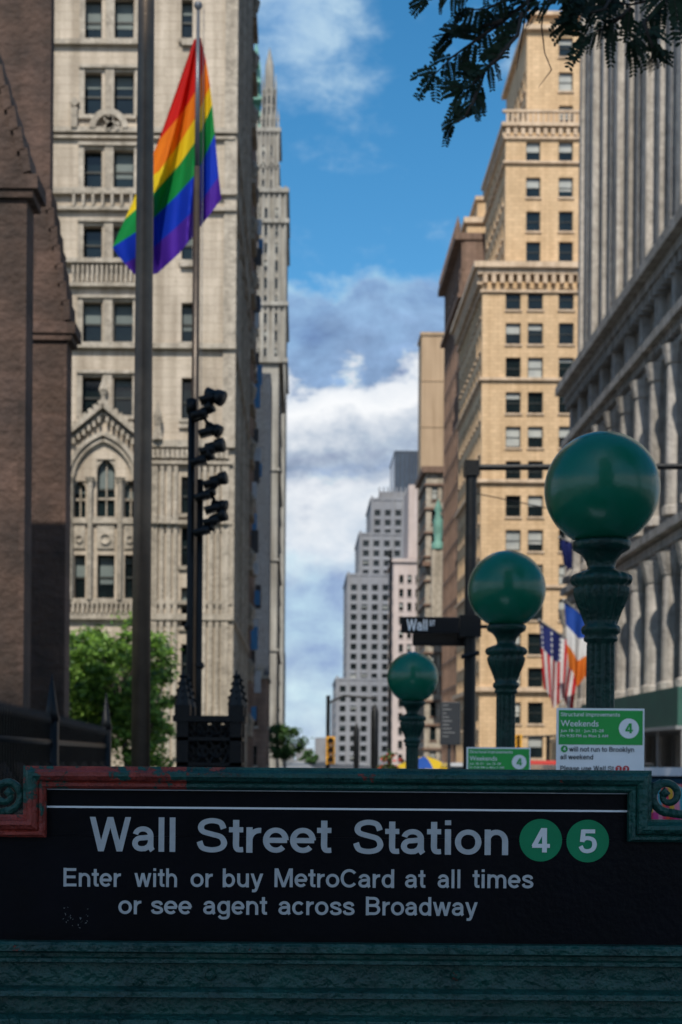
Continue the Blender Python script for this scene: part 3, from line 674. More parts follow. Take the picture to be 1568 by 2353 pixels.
branch([(1160,45),(1110,60),(1075,75),(1040,85)],D0,.6,.12)
branch([(1200,-60),(1060,-25),(985,0)],D0,.6,.09)
branch([(1640,-60),(1540,-10),(1450,10),(1350,-5)],D0,.7,.16)
branch([(1350,-5),(1290,-10),(1240,10)],D0,.4,.12)
branch([(1540,-10),(1480,50),(1500,105),(1498,130)],D0,.5,.12)
branch([(1450,20),(1400,60),(1350,80)],D0,.5,.13); branch([(1440,30),(1450,90)],D0,.5,.12); branch([(1420,-30),(1390,20),(1330,35)],D0,.5,.13)
TB.tube([P(1255,-20,D0),P(1245,60,D0),P(1252,120,D0),P(1268,160,D0),P(1238,200,D0)],[.005,.004,.003,.003,.001],5); TB.tube([P(1215,0,D0),P(1195,110,D0),P(1188,160,D0)],[.004,.003,.001],5)
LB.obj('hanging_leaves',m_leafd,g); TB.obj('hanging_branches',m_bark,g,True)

# ================================================================ text helpers
def textmesh(s,mat,parent,xl,zb,y,width,cap,off=.0,name='lettering'):
    cu=bpy.data.curves.new(name,'FONT'); cu.body=s; cu.size=1; cu.offset=off; cu.resolution_u=6; cu.extrude=0
    o=bpy.data.objects.new(name,cu); bpy.context.scene.collection.objects.link(o)
    h=bpy.data.curves.new('h','FONT'); h.body='H'; h.size=1; h.offset=off; ho=bpy.data.objects.new('h',h); bpy.context.scene.collection.objects.link(ho)
    bpy.context.view_layer.update(); dg=bpy.context.evaluated_depsgraph_get()
    me=bpy.data.meshes.new_from_object(o.evaluated_get(dg)); hm=bpy.data.meshes.new_from_object(ho.evaluated_get(dg))
    capu=max(v.co.y for v in hm.vertices)-min(v.co.y for v in hm.vertices); y0=min(v.co.y for v in hm.vertices)
    xs=[v.co.x for v in me.vertices]; x0=min(xs); w=max(xs)-x0
    for v in me.vertices:
        x_,y_=v.co.x,v.co.y; v.co=((x_-x0)/w*width+xl,y,(y_-y0)/capu*cap+zb)
    me.materials.clear(); me.materials.append(mat)
    bpy.data.objects.remove(o); bpy.data.objects.remove(ho)
    ob=bpy.data.objects.new(name,me); bpy.context.scene.collection.objects.link(ob); ob.parent=parent
    return ob
def el(cx,cy,rx,ry,a0,a1,n=22):
    o=[]
    for i in range(n+1):
        a=math.radians(a0+(a1-a0)*i/n); c,s_=math.cos(a),math.sin(a); e=.96
        o.append((cx+rx*math.copysign(abs(c)**e,c),cy+ry*math.copysign(abs(s_)**e,s_)))
    return o
def cr_(pts,k=7):
    o=[]; n=len(pts)
    for i in range(n-1):
        p0=Vector(pts[max(i-1,0)]);p1=Vector(pts[i]);p2=Vector(pts[i+1]);p3=Vector(pts[min(i+2,n-1)])
        for j in range(k):
            t=j/k; o.append(tuple(.5*((2*p1)+(-p0+p2)*t+(2*p0-5*p1+4*p2-p3)*t*t+(-p0+3*p1-3*p2+p3)*t**3)))
    o.append(tuple(pts[-1])); return o
GL={
'W':(1.31,[('d',(.11,1),(.37,0)),('d',(.37,0),(.655,1)),('d',(.655,1),(.94,0)),('d',(.94,0),(1.20,1))]),
'a':(.76,[('s',el(.36,.46,.235,.20,168,0)+[(.595,.2),(.605,.10),(.655,.03)]),('s',[(.595,.44),(.5,.415),(.36,.40)]+el(.315,.24,.20,.158,90,270,14)+[(.42,.088),(.53,.15),(.595,.27)])]),
'l':(.35,[('s',[(.175,0),(.175,1)])]),
'i':(.35,[('s',[(.175,0),(.175,.74)]),('s',[(.175,.86),(.175,1)])]),
'S':(.926,[('s',cr_([(.785,.69),(.70,.865),(.46,.925),(.23,.865),(.15,.73),(.22,.605),(.46,.53),(.71,.45),(.80,.275),(.71,.13),(.46,.075),(.20,.135),(.11,.32)]))]),
't':(.45,[('s',[(.22,.95)]+cr_([(.22,.4),(.22,.2),(.255,.105),(.33,.085),(.42,.09)],4)),('s',[(.02,.665),(.42,.665)])]),
'r':(.52,[('s',[(.155,0),(.155,.74)]),('s',el(.45,.34,.295,.31,165,84,12))]),
'e':(.77,[('s',el(.385,.37,.275,.29,0,318,34)),('s',[(.13,.365),(.70,.365)])]),
'o':(.82,[('s',el(.41,.37,.29,.29,0,360,40))]),
'n':(.80,[('s',[(.155,0),(.155,.74)]),('s',el(.40,.40,.25,.262,172,0,16)+[(.65,.2),(.65,0)])]),
'h':(.80,[('s',[(.155,0),(.155,1)]),('s',el(.40,.40,.25,.262,172,0,16)+[(.65,.2),(.65,0)])]),
'm':(1.22,[('s',[(.155,0),(.155,.74)]),('s',el(.385,.42,.225,.24,172,0,14)+[(.61,.2),(.61,0)]),('s',el(.84,.42,.225,.24,178,0,14)+[(1.065,.2),(1.065,0)])]),
'u':(.80,[('s',[(.645,0),(.645,.74)]),('s',[(.15,.74),(.15,.5)]+el(.395,.34,.245,.26,180,352,16))]),
'c':(.75,[('s',el(.39,.37,.27,.29,40,320,30))]),
's':(.72,[('s',cr_([(.605,.50),(.545,.615),(.375,.66),(.195,.61),(.15,.535),(.2,.455),(.375,.385),(.565,.315),(.615,.21),(.555,.12),(.375,.08),(.185,.12),(.12,.245)],5))]),
'w':(1.08,[('d',(.11,.74),(.32,0)),('d',(.32,0),(.54,.74)),('d',(.54,.74),(.76,0)),('d',(.76,0),(.97,.74))]),
'y':(.75,[('d',(.11,.74),(.38,.0)),('d',(.65,.74),(.38,0)),('s',cr_([(.405,.08),(.34,-.10),(.265,-.18),(.11,-.18)],5))]),
'b':(.82,[('s',[(.155,0),(.155,1)]),('s',el(.42,.37,.26,.29,0,360,36))]),
'd':(.82,[('s',[(.665,0),(.665,1)]),('s',el(.40,.37,.26,.29,0,360,36))]),
'g':(.82,[('s',[(.665,.74)]+cr_([(.665,.3),(.665,-.02),(.6,-.15),(.41,-.19),(.25,-.165),(.15,-.06)],5)),('s',el(.40,.38,.26,.28,0,360,36))]),
'k':(.75,[('s',[(.155,0),(.155,1)]),('d',(.60,.74),(.20,.30)),('d',(.62,0),(.34,.42))]),
'B':(.96,[('s',[(.17,0),(.17,1)]),('s',[(.17,.91),(.5,.91)]+el(.52,.72,.25,.19,90,-90,14)+[(.17,.53)]),('s',[(.17,.525),(.5,.525)]+el(.55,.307,.27,.217,90,-90,14)+[(.17,.09)])]),
'P':(.90,[('s',[(.17,0),(.17,1)]),('s',[(.17,.91),(.5,.91)]+el(.53,.68,.26,.23,90,-90,14)+[(.17,.45)])]),
'E':(.90,[('s',[(.17,0),(.17,1)]),('s',[(.17,.91),(.82,.91)]),('s',[(.17,.52),(.78,.52)]),('s',[(.17,.09),(.84,.09)])]),
'M':(1.17,[('s',[(.16,0),(.16,1)]),('s',[(1.01,0),(1.01,1)]),('d',(.20,1),(.585,.0)),('d',(.97,1),(.585,.0))]),
'C':(1.0,[('s',el(.52,.5,.395,.42,38,322,36))]),
'T':(.85,[('s',[(.425,0),(.425,1)]),('s',[(.04,.91),(.81,.91)])]),
'p':(.82,[('s',[(.155,-.26),(.155,.74)]),('s',el(.42,.37,.26,.29,0,360,36))]),
'v':(.75,[('d',(.11,.74),(.375,0)),('d',(.64,.74),(.375,0))]),
'4':(.77,[('s',[(.52,0),(.52,1)]),('d',(.49,1),(.12,.27)),('s',[(.04,.27),(.73,.27)])]),
'5':(.77,[('s',[(.68,.90),(.17,.90)]),('s',[(.215,.96),(.165,.46)]),('s',cr_([(.165,.52),(.28,.605),(.42,.62),(.6,.55),(.66,.35),(.58,.16),(.38,.085),(.2,.13),(.10,.29)],5))]),
' ':(.36,[])}
def gtext(s,mat,parent,xl,zb,y,width,cap,t=.18,sp=.0,name='lettering'):
    bf=Buf(); pen=0; items=[]
    for ch in s:
        adv,st=GL[ch]
        for q in st: items.append((pen,q))
        pen+=adv+sp
    polys=[]
    for pen,q in items:
        if q[0]=='d':
            (ax,ay),(bx,by)=q[1],q[2]; ln=math.hypot(bx-ax,by-ay); w=t*.97*ln/abs(by-ay)/2
            polys.append([[(ax-w+pen,ay),(ax+w+pen,ay)],[(bx-w+pen,by),(bx+w+pen,by)]])
        else:
            pts=q[1]; closed=math.hypot(pts[0][0]-pts[-1][0],pts[0][1]-pts[-1][1])<1e-4; n=len(pts); rg=[]
            for i in range(n):
                a=Vector(pts[i-1] if i>0 else (pts[-2] if closed else pts[0])); c=Vector(pts[i+1] if i<n-1 else (pts[1] if closed else pts[-1])); p=Vector(pts[i])
                d1=(p-a); d2=(c-p); d1=d1.normalized() if d1.length>1e-6 else d2.normalized(); d2=d2.normalized() if d2.length>1e-6 else d1
                n1=Vector((-d1.y,d1.x)); n2=Vector((-d2.y,d2.x)); m=(n1+n2).normalized(); m=m/max(.5,m.dot(n1))
                tt=t*(1-.14*abs(m.normalized().y))
                rg.append([tuple(p+Vector((pen,0))+m*tt/2),tuple(p+Vector((pen,0))-m*tt/2)])
            polys.append(rg)
    xs=[p[0] for pl in polys for r_ in pl for p in r_]; x0_=min(xs); w_=max(xs)-x0_
    for i,pl in enumerate(polys):
        yy=y-(i%5)*.00004*max(1,cap/.08)
        for a,c in zip(pl[:-1],pl[1:]):
            bf.poly([((p[0]-x0_)/w_*width+xl,yy,p[1]*cap+zb) for p in (a[0],a[1],c[1],c[0])])
    return bf.obj(name,mat,parent)
def disc(x,z,y,r,mat,parent,name='disc'):
    q=Buf(); n=48
    q.poly([(x+r*math.cos(2*math.pi*k/n),y,z+r*math.sin(2*math.pi*k/n)) for k in range(n)]); return q.obj(name,mat,parent)

# ================================================================ station entrance
DS=3.0; g=grp('subway_entrance_sign'); sx=lambda px,py=1900:P(px,py,DS).x; sz=lambda py:P(775,py,DS).z
EL,ER=-1.02,1.14
r=Buf(); zlow=sz(2168)
r.box(sx(103),sx(1452),DS,DS+.02,sz(1925),sz(1800)); r.box(EL,ER,DS,DS+.02,zlow,sz(1925)-.0005)
r.obj('black_panel',m_black,g)
r=Buf(); r.box(sx(104),sx(1451),DS-.0012,DS,sz(1861.5),sz(1857)); r.box(sx(104),sx(1451),DS-.002,DS,sz(1820),sz(1818)); r.obj('white_line',m_line,g)
prof=[(-.0235,0),(-.0235,.018),(-.018,.026),(-.012,.026),(-.009,.022),(-.005,.03),(.003,.036),(.011,.034),(.016,.024),(.0185,.02),(.0235,.018),(.0235,0)]
def sweep(buf,path,prof,y0):
    n=len(path); rings=[]
    for i,p in enumerate(path):
        p=Vector(p)
        def nm(a,c): d=(Vector(c)-Vector(a)).normalized(); return Vector((-d[1],d[0]))
        if i==0: m=nm(path[0],path[1])
        elif i==n-1: m=nm(path[-2],path[-1])
        else:
            n1=nm(path[i-1],path[i]); n2=nm(path[i],path[i+1]); m=(n1+n2).normalized(); m=m/max(.3,m.dot(n1))
        rings.append([(p[0]+m[0]*o,y0-d,p[1]+m[1]*o) for o,d in prof])
    for i in range(n-1):
        for k in range(len(prof)-1): buf.poly([rings[i][k],rings[i][k+1],rings[i+1][k+1],rings[i+1][k]])
    buf.poly(rings[0]); buf.poly(rings[-1])
zt=sz(1791); zs=sz(1903); JN=430
pR=[(sx(JN),zt),(sx(1467),zt),(sx(1467),zs),(ER,zs)]
pL=[(EL,zs),(sx(82),zs),(sx(82),zt),(sx(JN),zt)]
r=Buf(); sweep(r,pR,prof,DS-.0); r.obj('frame_moulding',m_rail,g,bevel=.0008)
r=Buf(); sweep(r,pL,prof,DS-.0); r.obj('frame_moulding_worn',m_railred,g,bevel=.0008)
r=Buf(); r.box(sx(60),sx(1488),DS+.0005,DS+.03,sz(1812),sz(1769)); r.obj('frame_back',m_rail,g)
def spiral(cx,cz,r0,flip,r,turns=1.35,a0=0):
    pts=[];n=44
    for i in range(n+1):
        t=i/n; a=a0+flip*turns*2*math.pi*t; rr=r0*(1-.78*t); pts.append((cx+rr*math.cos(a),DS-.0,cz+rr*math.sin(a)))
    r.tube(pts,[.0095*(1-.35*i/n) for i in range(n+1)],8); q=pts[-1]; r.lathe((q[0],DS,q[2]),[(0.0,-.013),(.013,0),(0,.013)],10)
r=Buf()
c=P(14,1826,DS); spiral(c.x,c.z,.036,1,r,a0=-1.57); r.tube([(c.x,DS,c.z-.036),(c.x-.06,DS,c.z-.045),(c.x-.16,DS,c.z-.05)],.009,8)
c=P(1535,1828,DS); spiral(c.x,c.z,.036,-1,r,a0=-1.57); r.tube([(c.x,DS,c.z-.036),(c.x+.06,DS,c.z-.045),(c.x+.16,DS,c.z-.05)],.009,8)
r.tube([(sx(1490),DS,sz(1858)),(sx(1497),DS,sz(1830)),(sx(1503),DS,sz(1800)),(sx(1520),DS,sz(1792))],.008,8)
r.obj('scrolls',m_rail,g,True)
def T(s,pl,pr,pb,cap,t,sp=0,mat=m_text): return gtext(s,mat,g,sx(pl,pb),P((pl+pr)/2,pb,DS).z,DS-.0012,(pr-pl)/F*DS,cap/F*DS,t,sp)
T('Wall',206,403,1957,79,.175,-.01); T('Street',452,762,1960,79,.175,-.01); T('Station',812,1168,1964,79,.175,-.01)
for wd,a,b_ in (('Enter',146,278),('with',309,407),('or',438,489),('buy',512,605),('MetroCard',631,906),('at',931,978),('all',1006,1058),('times',1086,1226)): T(wd,a,b_,2038+(a-146)/1080*4,43,.17)
for wd,a,b_ in (('or',272,325),('see',347,441),('agent',467,614),('across',640,815),('Broadway',841,1098)): T(wd,a,b_,2101+(a-272)/800*5,43,.17)
for px,py,ch in ((1243,1931,'4'),(1351,1933,'5')):
    q=P(px,py,DS); disc(q.x,q.z,DS-.0010,49/F*DS,m_disc,g,'route_disc'); gtext(ch,m_num,g,q.x-21/F*DS,q.z-28/F*DS,DS-.002,42/F*DS,56/F*DS,.19,0,'numeral')
rs=random.Random(3); r=Buf()
for k in range(26):
    q=P(165+rs.gauss(0,18),2112+rs.gauss(0,12),DS); l=rs.uniform(.0005,.0026); a=rs.uniform(0,3.14)
    d=Vector((math.cos(a),0,math.sin(a)))*l; n_=Vector((-math.sin(a),0,math.cos(a)))*rs.uniform(.0002,.0005); c=Vector((q.x,DS-.0012,q.z)); r.poly([c-d,c+n_,c+d,c-n_])
r.obj('paint_flecks',m_text,g)
g=grp('subway_entrance_railing'); r=Buf()
pz=[(2166,.0),(2166,.03),(2172,.035),(2186,.035),(2192,.02),(2200,.02),(2204,.028),(2212,.028),(2216,.012),(2268,.012),(2272,.03),(2276,.04),(2288,.042),(2292,.025),(2328,.025),(2332,.04),(2337,.055),(2356,.06),(2362,.03),(2420,.03),(2424,.05),(2440,.05),(2446,.02)]
pts=[(d,sz(py)) for py,d in pz]+[(.02,.5),(.05,.48),(.05,.1)]
for i in range(len(pts)-1):
    a,c=pts[i],pts[i+1]; r.poly([(EL,DS-a[0],a[1]),(ER,DS-a[0],a[1]),(ER,DS-c[0],c[1]),(EL,DS-c[0],c[1])])
r.box(EL,ER,DS+.004,DS+.03,.1,zlow)
r.obj('skirt_panels',m_skirt,g,bevel=.0015)
r=Buf()
def dome(x,z,y,rr):
    n=10
    for i in range(3):
        a0=i*math.pi/6; a1=(i+1)*math.pi/6
        for k in range(n):
            t0=2*math.pi*k/n;t1=2*math.pi*(k+1)/n
            f=lambda a,t:(x+rr*math.cos(a)*math.cos(t),y-rr*.7*math.sin(a),z+rr*math.cos(a)*math.sin(t))
            r.poly([f(a0,t0),f(a0,t1),f(a1,t1),f(a1,t0)])
for px in (485,1047,-77,1609): dome(sx(px,2240),P(px,2240,DS).z,DS-.012,.012)
k=-12
while k<17:
    dome(sx(45+k*112,2345),sz(2345),DS-.057,.013); k+=1
r.obj('bolts',m_rail,g,True)
r=Buf()
for xx in (EL+.02,1.07):
    for zz,h in ((1.22,.05),(.95,.03),(.2,.05)): r.box(xx-.02,xx+.02,DS+.05,7.35,zz,zz+h)
    y=DS+.15
    while y<7.3: r.box(xx-.009,xx+.009,y-.009,y+.009,.1,1.22); y+=.12
for xx in (.88,):
    for zz,h in ((1.22,.05),(.2,.05)): r.box(xx-.02,xx+.02,11.07,15,zz,zz+h)
    y=11.2
    while y<15: r.box(xx-.009,xx+.009,y-.009,y+.009,.1,1.22); y+=.12
r.obj('side_rails',m_post,g)
r=Buf(); n=16
for i in range(n): r.box(EL+.08,1.0,7.2-(i+1)*.28,7.2-i*.28,-.1-(i+1)*.17,.1-(i+1)*.17)
r.box(EL+.05,EL+.07,DS+.04,7.3,-3,.1); r.box(1.01,1.03,DS+.04,7.3,-3,.1)
r.obj('stairs',m_pave,g)
def globe(px,py,pd,D0,name='subway_globe_lamp'):
    g=grp(name); c=P(px,py,D0); R=pd/2/F*D0; B=Buf(); n=40
    B.lathe((c.x,D0,c.z),[(R*math.sin(math.pi*i/n)+1e-5,-R*math.cos(math.pi*i/n)) for i in range(n+1)],56); B.obj('globe',m_green,g,True)
    B=Buf(); k=R/131.
    pr=[(1118,36),(1119,60),(1122,66),(1128,67),(1133,66),(1139,64),(1144,56),(1150,46),(1158,40),(1166,35),(1180,31),(1186,34),(1190,46),(1196,60),(1202,67),(1210,69),(1218,66),(1224,58),(1230,60),(1240,60),(1255,56),(1270,50),(1285,44),(1300,39),(1312,37),(1317,43),(1323,45),(1331,43),(1337,36),(1344,39),(1349,38),(1354,31),(1360,30)]
    prof=[(w*k,-(y-1000)*k) for y,w in pr][::-1]
    zb=.1-c.z; prof=[(30*k*1.6,zb),(30*k*1.6,zb+.12),(30*k*1.2,zb+.16),(30*k,zb+.22)]+[(30*k,zb+.22+(prof[0][1]-zb-.22)*i/8) for i in range(1,8)]+prof
    B.lathe((c.x,D0,c.z),prof,64,flute=[(-(1300-1000)*k,-(1228-1000)*k,.07,16),(zb+.2,-(1358-1000)*k,.09,12),(-(1222-1000)*k,-(1196-1000)*k,.04,16)])
    B.obj('post',m_post,g,True); return g
globe(1384,1124,262,5.0); globe(1165,1355,178,7.35); globe(949,1557,118,11.07)
def notice(pl,pr,pt,D0,name='service_notice'):
    g=grp(name); s=(pr-pl)/202.; x0=P(pl,pt,D0).x; z0=P(pl,pt,D0).z; u=1/F*D0*s
    xx=lambda v:x0+(v-1280)*u; zz=lambda v:z0-(v-1627)*u
    r=Buf(); r.box(xx(1280),xx(1482),D0,D0+.006,zz(1880),zz(1627)); r.obj('paper',m_white,g)
    r=Buf(); r.poly([(xx(1285),D0-.001,zz(1711)),(xx(1478),D0-.001,zz(1711)),(xx(1478),D0-.001,zz(1632)),(xx(1285),D0-.001,zz(1632))]); r.obj('green_band',m_pgreen,g)
    def t(st,a,b_,base,cap,mat,off=.004): textmesh(st,mat,g,xx(a),zz(base),D0-.003,(b_-a)*u,cap*u,off)
    def gt(st,a,b_,base,cap,mat,w=.16): gtext(st,mat,g,xx(a),zz(base),D0-.003,(b_-a)*u,cap*u,w)
    gt('Structural improvements',1289,1425,1646,9,m_white,.15); t('Weekends',1289,1376,1669,14,m_white,.006); t('Jun 18–21 · Jun 25–28',1289,1388,1682,6.5,m_white); t('Fri 9:30 PM to Mon 5 AM',1289,1398,1694,6.5,m_white)
    disc(xx(1446),zz(1673),D0-.002,23*u,m_white,g,'route_disc'); gtext('4',m_pgreen,g,xx(1437),zz(1684),D0-.003,18*u,23*u,.2)
    disc(xx(1298),zz(1721),D0-.002,8*u,m_pgreen,g,'route_disc'); gt('4',1295,1301,1725,8,m_white,.18)
    gt('will not run to Brooklyn',1309,1458,1727,11.5,m_pblack); gt('all weekend',1289,1364,1745,11.5,m_pblack); gt('Please use Wall St',1289,1412,1771,11.5,m_pblack)
    for c,n_ in ((1423,'2'),(1440,'3')): disc(xx(c),zz(1766),D0-.002,7.5*u,m_pred,g,'route_disc'); t(n_,c-2.5,c+2.5,1770,8,m_white,.02)
    r=Buf(); r.box(xx(1390),xx(1400),D0+.006,D0+.03,.1,zz(1640)); r.obj('stake',m_post,g)
notice(1280,1482,1627,4.8); notice(1073,1220,1717,6.7)

# ================================================================ street furniture
g=grp('street_sign_post'); r=Buf(); D0=16.; a=P(1081,1400,D0).x; zt=P(1088,1070,D0).z
r.tube([(a,D0,.1),(a,D0,1.2),(a,D0,zt)],[.085,.07,.06],14); r.box(a-.08,a+.08,D0-.08,D0+.08,zt-.12,zt+.05)
r.tube([(a,D0,zt-.02),(a+3.2,D0,zt+.02)],.035,8); r.tube([(a,D0,zt-.3),(a+1.0,D0,zt-.5)],.006,5)
q=P(1079,1440,D0); r.box(q.x-.12,q.x+.12,D0-.12,D0+.12,q.z-.12,q.z+.12); 
r.box(q.x-.12,q.x+.3,D0-.02,D0+.02,q.z-.02,q.z+.02); r.tube([(q.x-.1,D0-.1,q.z-.35),(q.x+.1,D0-.1,q.z-.3)],.03,6)
r.obj('post',m_iron,g)
r=Buf(); a=P(922,1413,D0-.1); c=P(1056,1460,D0-.1); r.box(a.x,c.x,D0-.12,D0-.09,c.z+.02,a.z-.02); r.obj('sign_blade',M('sign_black',(.008,.008,.01),None,.4,spec=.2),g,bevel=.01)
r=Buf(); r.box(a.x+.15,c.x+.1,D0+.14,D0+.17,c.z-.1,a.z-.12); r.obj('sign_blade_rear',m_iron,g)
gtext('Wall',m_white,g,P(935,1447,D0-.12).x,P(937,1449,D0-.12).z,D0-.124,.23,.125,.18); gtext('ST',m_white,g,P(987,1430,D0-.12).x,P(987,1438,D0-.12).z,D0-.124,.065,.06,.2)
def sig(px,py0,py1,D0,arm=None,post=None):
    g=grp('traffic_signal'); r=Buf(); w=10/F*D0; zt=P(px,py0,D0).z; zb=P(px,py1,D0).z; x=P(px,py0,D0).x; h=(zt-zb)/3
    for k in range(3): 
        r.box(x-w,x+w,D0-.12,D0+.12,zb+k*h+.01,zb+(k+1)*h-.01)
        cz=zb+(k+.5)*h; r.tube([(x,D0-.12,cz),(x,D0-.3,cz)],h*.36,12,False)
    r.obj('housing',m_yel,g)
    l=Buf()
    for k in range(3): l.tube([(x,D0-.121,zb+(k+.5)*h),(x,D0-.14,zb+(k+.5)*h)],h*.3,12)
    l.obj('lenses',m_pblack,g)
    r=Buf()
    if post:
        xp,yt=P(post[0],post[1],D0).x,P(post[0],post[1],D0).z; r.tube([(xp,D0+.2,.1),(xp,D0+.2,yt)],.08,8); r.tube([(xp,D0+.2,yt-.3),(xp+.6,D0+.2,yt),(P(post[2],0,D0).x,D0+.2,yt-.1)],.05,6)
    r.obj('post_and_arm',m_iron,g)
sig(760,1692,1757,55.,post=(755,1598,880)); sig(1190,1688,1722,60.,post=(1262,1690,1178))
g=grp('street_lamp'); r=Buf(); D0=60.; x=X(895,D0); r.tube([(x,D0,.1),(x,D0,Z(1262,D0))],[.09,.05],8); r.tube([(x,D0,Z(1280,D0)),(x-.25,D0,Z(1268,D0))],.04,6); r.obj('post',m_iron,g)
for px,py,w,D0 in ((861,1622,9,40.),(819,1665,7,50.)):
    g=grp('street_kiosk_column'); r=Buf(); x=X(px,D0); w=w/F*D0
    r.lathe((x,D0,0.1),[(w*1.2,0),(w*1.2,.3),(w*.7,.4),(w*.7,1.1),(w,1.25),(w,Z(py,D0)-.25),(w*.4,Z(py,D0)-.1),(0.001,Z(py,D0))],12); r.obj('column',m_iron,g,True)
g=grp('bus_stop_panel'); r=Buf(); D0=22.; a=P(1013,1613,D0); c=P(1058,1712,D0); r.box(a.x,c.x,D0,D0+.06,c.z,a.z); r.box(a.x+.12,a.x+.17,D0+.06,D0+.1,.1,c.z); r.obj('panel',M('panel_grey',(.03,.033,.038),None,.4,spec=.2),g,bevel=.01)
r=Buf()
for k in range(9): 
    z=a.z-.06-.06*k; r.box(a.x+.03,a.x+.03+random.uniform(.06,.2),D0-.003,D0,z,z+.012)
r.obj('lines',M('panel_lines',(.2,.2,.2),None,.5),g)
g=grp('parasol'); D0=30.; q=P(975,1738,D0); R=.68
for ci,mm in enumerate((FC('parasol_yellow',(.75,.5,.03)),FC('parasol_blue',(.03,.1,.4)))):
    r=Buf()
    for k in range(8):
        if k%2!=ci: continue
        a0=k*math.pi/4+.2;a1=a0+math.pi/4
        for i in range(4):
            r0,r1=R*i/4,R*(i+1)/4; z0_,z1_=q.z-.26*(i/4)**1.6,q.z-.26*((i+1)/4)**1.6
            f=lambda rr,a,z:(q.x+rr*math.cos(a),D0+rr*math.sin(a),z)
            r.poly([f(r0,a0,z0_),f(r1,a0,z1_),f(r1,a1,z1_),f(r0,a1,z0_)])
    r.obj('canopy_%d'%ci,mm,g)
r=Buf(); r.tube([(q.x,D0,.1),(q.x,D0,q.z+.05)],.015,6); r.obj('shaft',m_steelw,g)
g=grp('flower_planter'); r=Buf(); D0=28.; x=X(900,D0); r.lathe((x,D0,.1),[(.2,0),(.34,.7),(.38,1.1),(.3,1.1)],14); r.obj('urn',m_post,g,True)
lf=[Buf(),Buf()]; crown(lf,(x,D0,1.42),(.33,.3,.22),500,.05,4,20); lf[0].obj('leaves',m_leaf2,g); lf[1].obj('flowers',M('petals',(.5,.05,.04),None,.7),g)
g=grp('food_cart'); r=Buf(); D0=26.; xa,xb=X(1212,D0),X(1285,D0); zt=P(1240,1748,D0).z
r.box(xa,xb,D0,D0+1.0,zt-.16,zt); r.obj('awning',M('cart_red',(.5,.03,.02),None,.6),g,bevel=.02)
r=Buf(); r.box(xa+.05,xb-.05,D0+.1,D0+.9,.35,1.0)
for x in (xa+.06,xb-.06):
    for y in (D0+.1,D0+.9): r.tube([(x,y,.1),(x,y,zt-.16)],.02,6)
r.obj('body',m_steelw,g)
g=grp('striped_cloth_stall')
cols=[(.7,.05,.13),(.7,.1,.04),(.55,.03,.10),(.7,.40,.03),(.65,.05,.25),(.8,.25,.35),(.05,.3,.35)]
ms=[M('cloth_%d'%i,c,None,.8,20,trans=.1) for i,c in enumerate(cols)]
bufs=[Buf() for _ in cols]; N=36
for k in range(N):
    for j in range(14):
        def cp(u,v):
            s=v*2.2; x=1.82+u*.85
            if s<.9: y,z=7.6,.45+s
            elif s<1.3: y,z=7.6+(s-.9),1.35+.03*math.sin((s-.9)*8)
            else: y,z=8.0,1.35-(s-1.3)
            return (x,y+.02*math.sin(u*40),z-.10*(u-.3)**2)
        bufs[(k*7//5+j//5)%7].poly([cp(k/N,j/14),cp((k+1)/N,j/14),cp((k+1)/N,(j+1)/14),cp(k/N,(j+1)/14)])
for i,bf in enumerate(bufs): bf.obj('cloth_%d'%i,ms[i],g)
r=Buf()
for x in (1.86,2.62):
    for y in (7.64,7.96): r.tube([(x,y,.1),(x,y,1.3)],.02,6)
r.obj('rack',m_steelw,g)
def car(name,x,y,mat):
    g=grp(name); r=Buf(); W=.9
    def prof(pts,w0,w1,buf):
        n=len(pts); A=[(x-w0 if z<.95 else x-w1,y+yy,z) for yy,z in pts]; B=[(x+w0 if z<.95 else x+w1,y+yy,z) for yy,z in pts]
        buf.poly(A); buf.poly(B[::-1])
        for i in range(n): buf.poly([A[i],A[(i+1)%n],B[(i+1)%n],B[i]])
    prof([(0,.3),(0,.75),(.15,.92),(.9,.94),(3.4,.93),(4.3,.85),(4.5,.7),(4.5,.3)],W,W,r); r.obj('body',mat,g,bevel=.06)
    r=Buf(); prof([(.35,.93),(.9,1.38),(1.3,1.44),(2.3,1.43),(2.7,1.36),(3.5,.94)],W-.08,W-.24,r); r.obj('cabin_glass',m_glass,g,bevel=.04)
    r=Buf(); prof([(.88,1.385),(1.3,1.455),(2.3,1.445),(2.72,1.37)],W-.2,W-.22,r); r.obj('roof',mat,g,bevel=.03)
    r=Buf()
    for yy in (.85,3.6):
        for sx_ in (-1,1): r.tube([(x+sx_*.9,y+yy,.33),(x+sx_*.7,y+yy,.33)],.33,20)
    r.obj('wheels',m_pblack,g)
    r=Buf()
    for sx_ in (-1,1): r.box(x+sx_*.7-.12,x+sx_*.7+.12,y-.02,y+.02,.68,.82)
    r.obj('tail_lights',m_pred,g)
cw=M('car_white',(.6,.6,.6),(.58,.58,.58),.25,2,coat=.5); ck=M('car_grey',(.08,.08,.09),None,.25,2,coat=.5); cy_=M('taxi_yellow',(.7,.35,.02),None,.3,2,coat=.5)
car('parked_car',3.5,11.,cw); car('parked_car',3.6,18,ck); car('parked_car',3.6,27,cw); car('taxi',8.5,40,cy_); car('parked_car',14.5,60,ck)
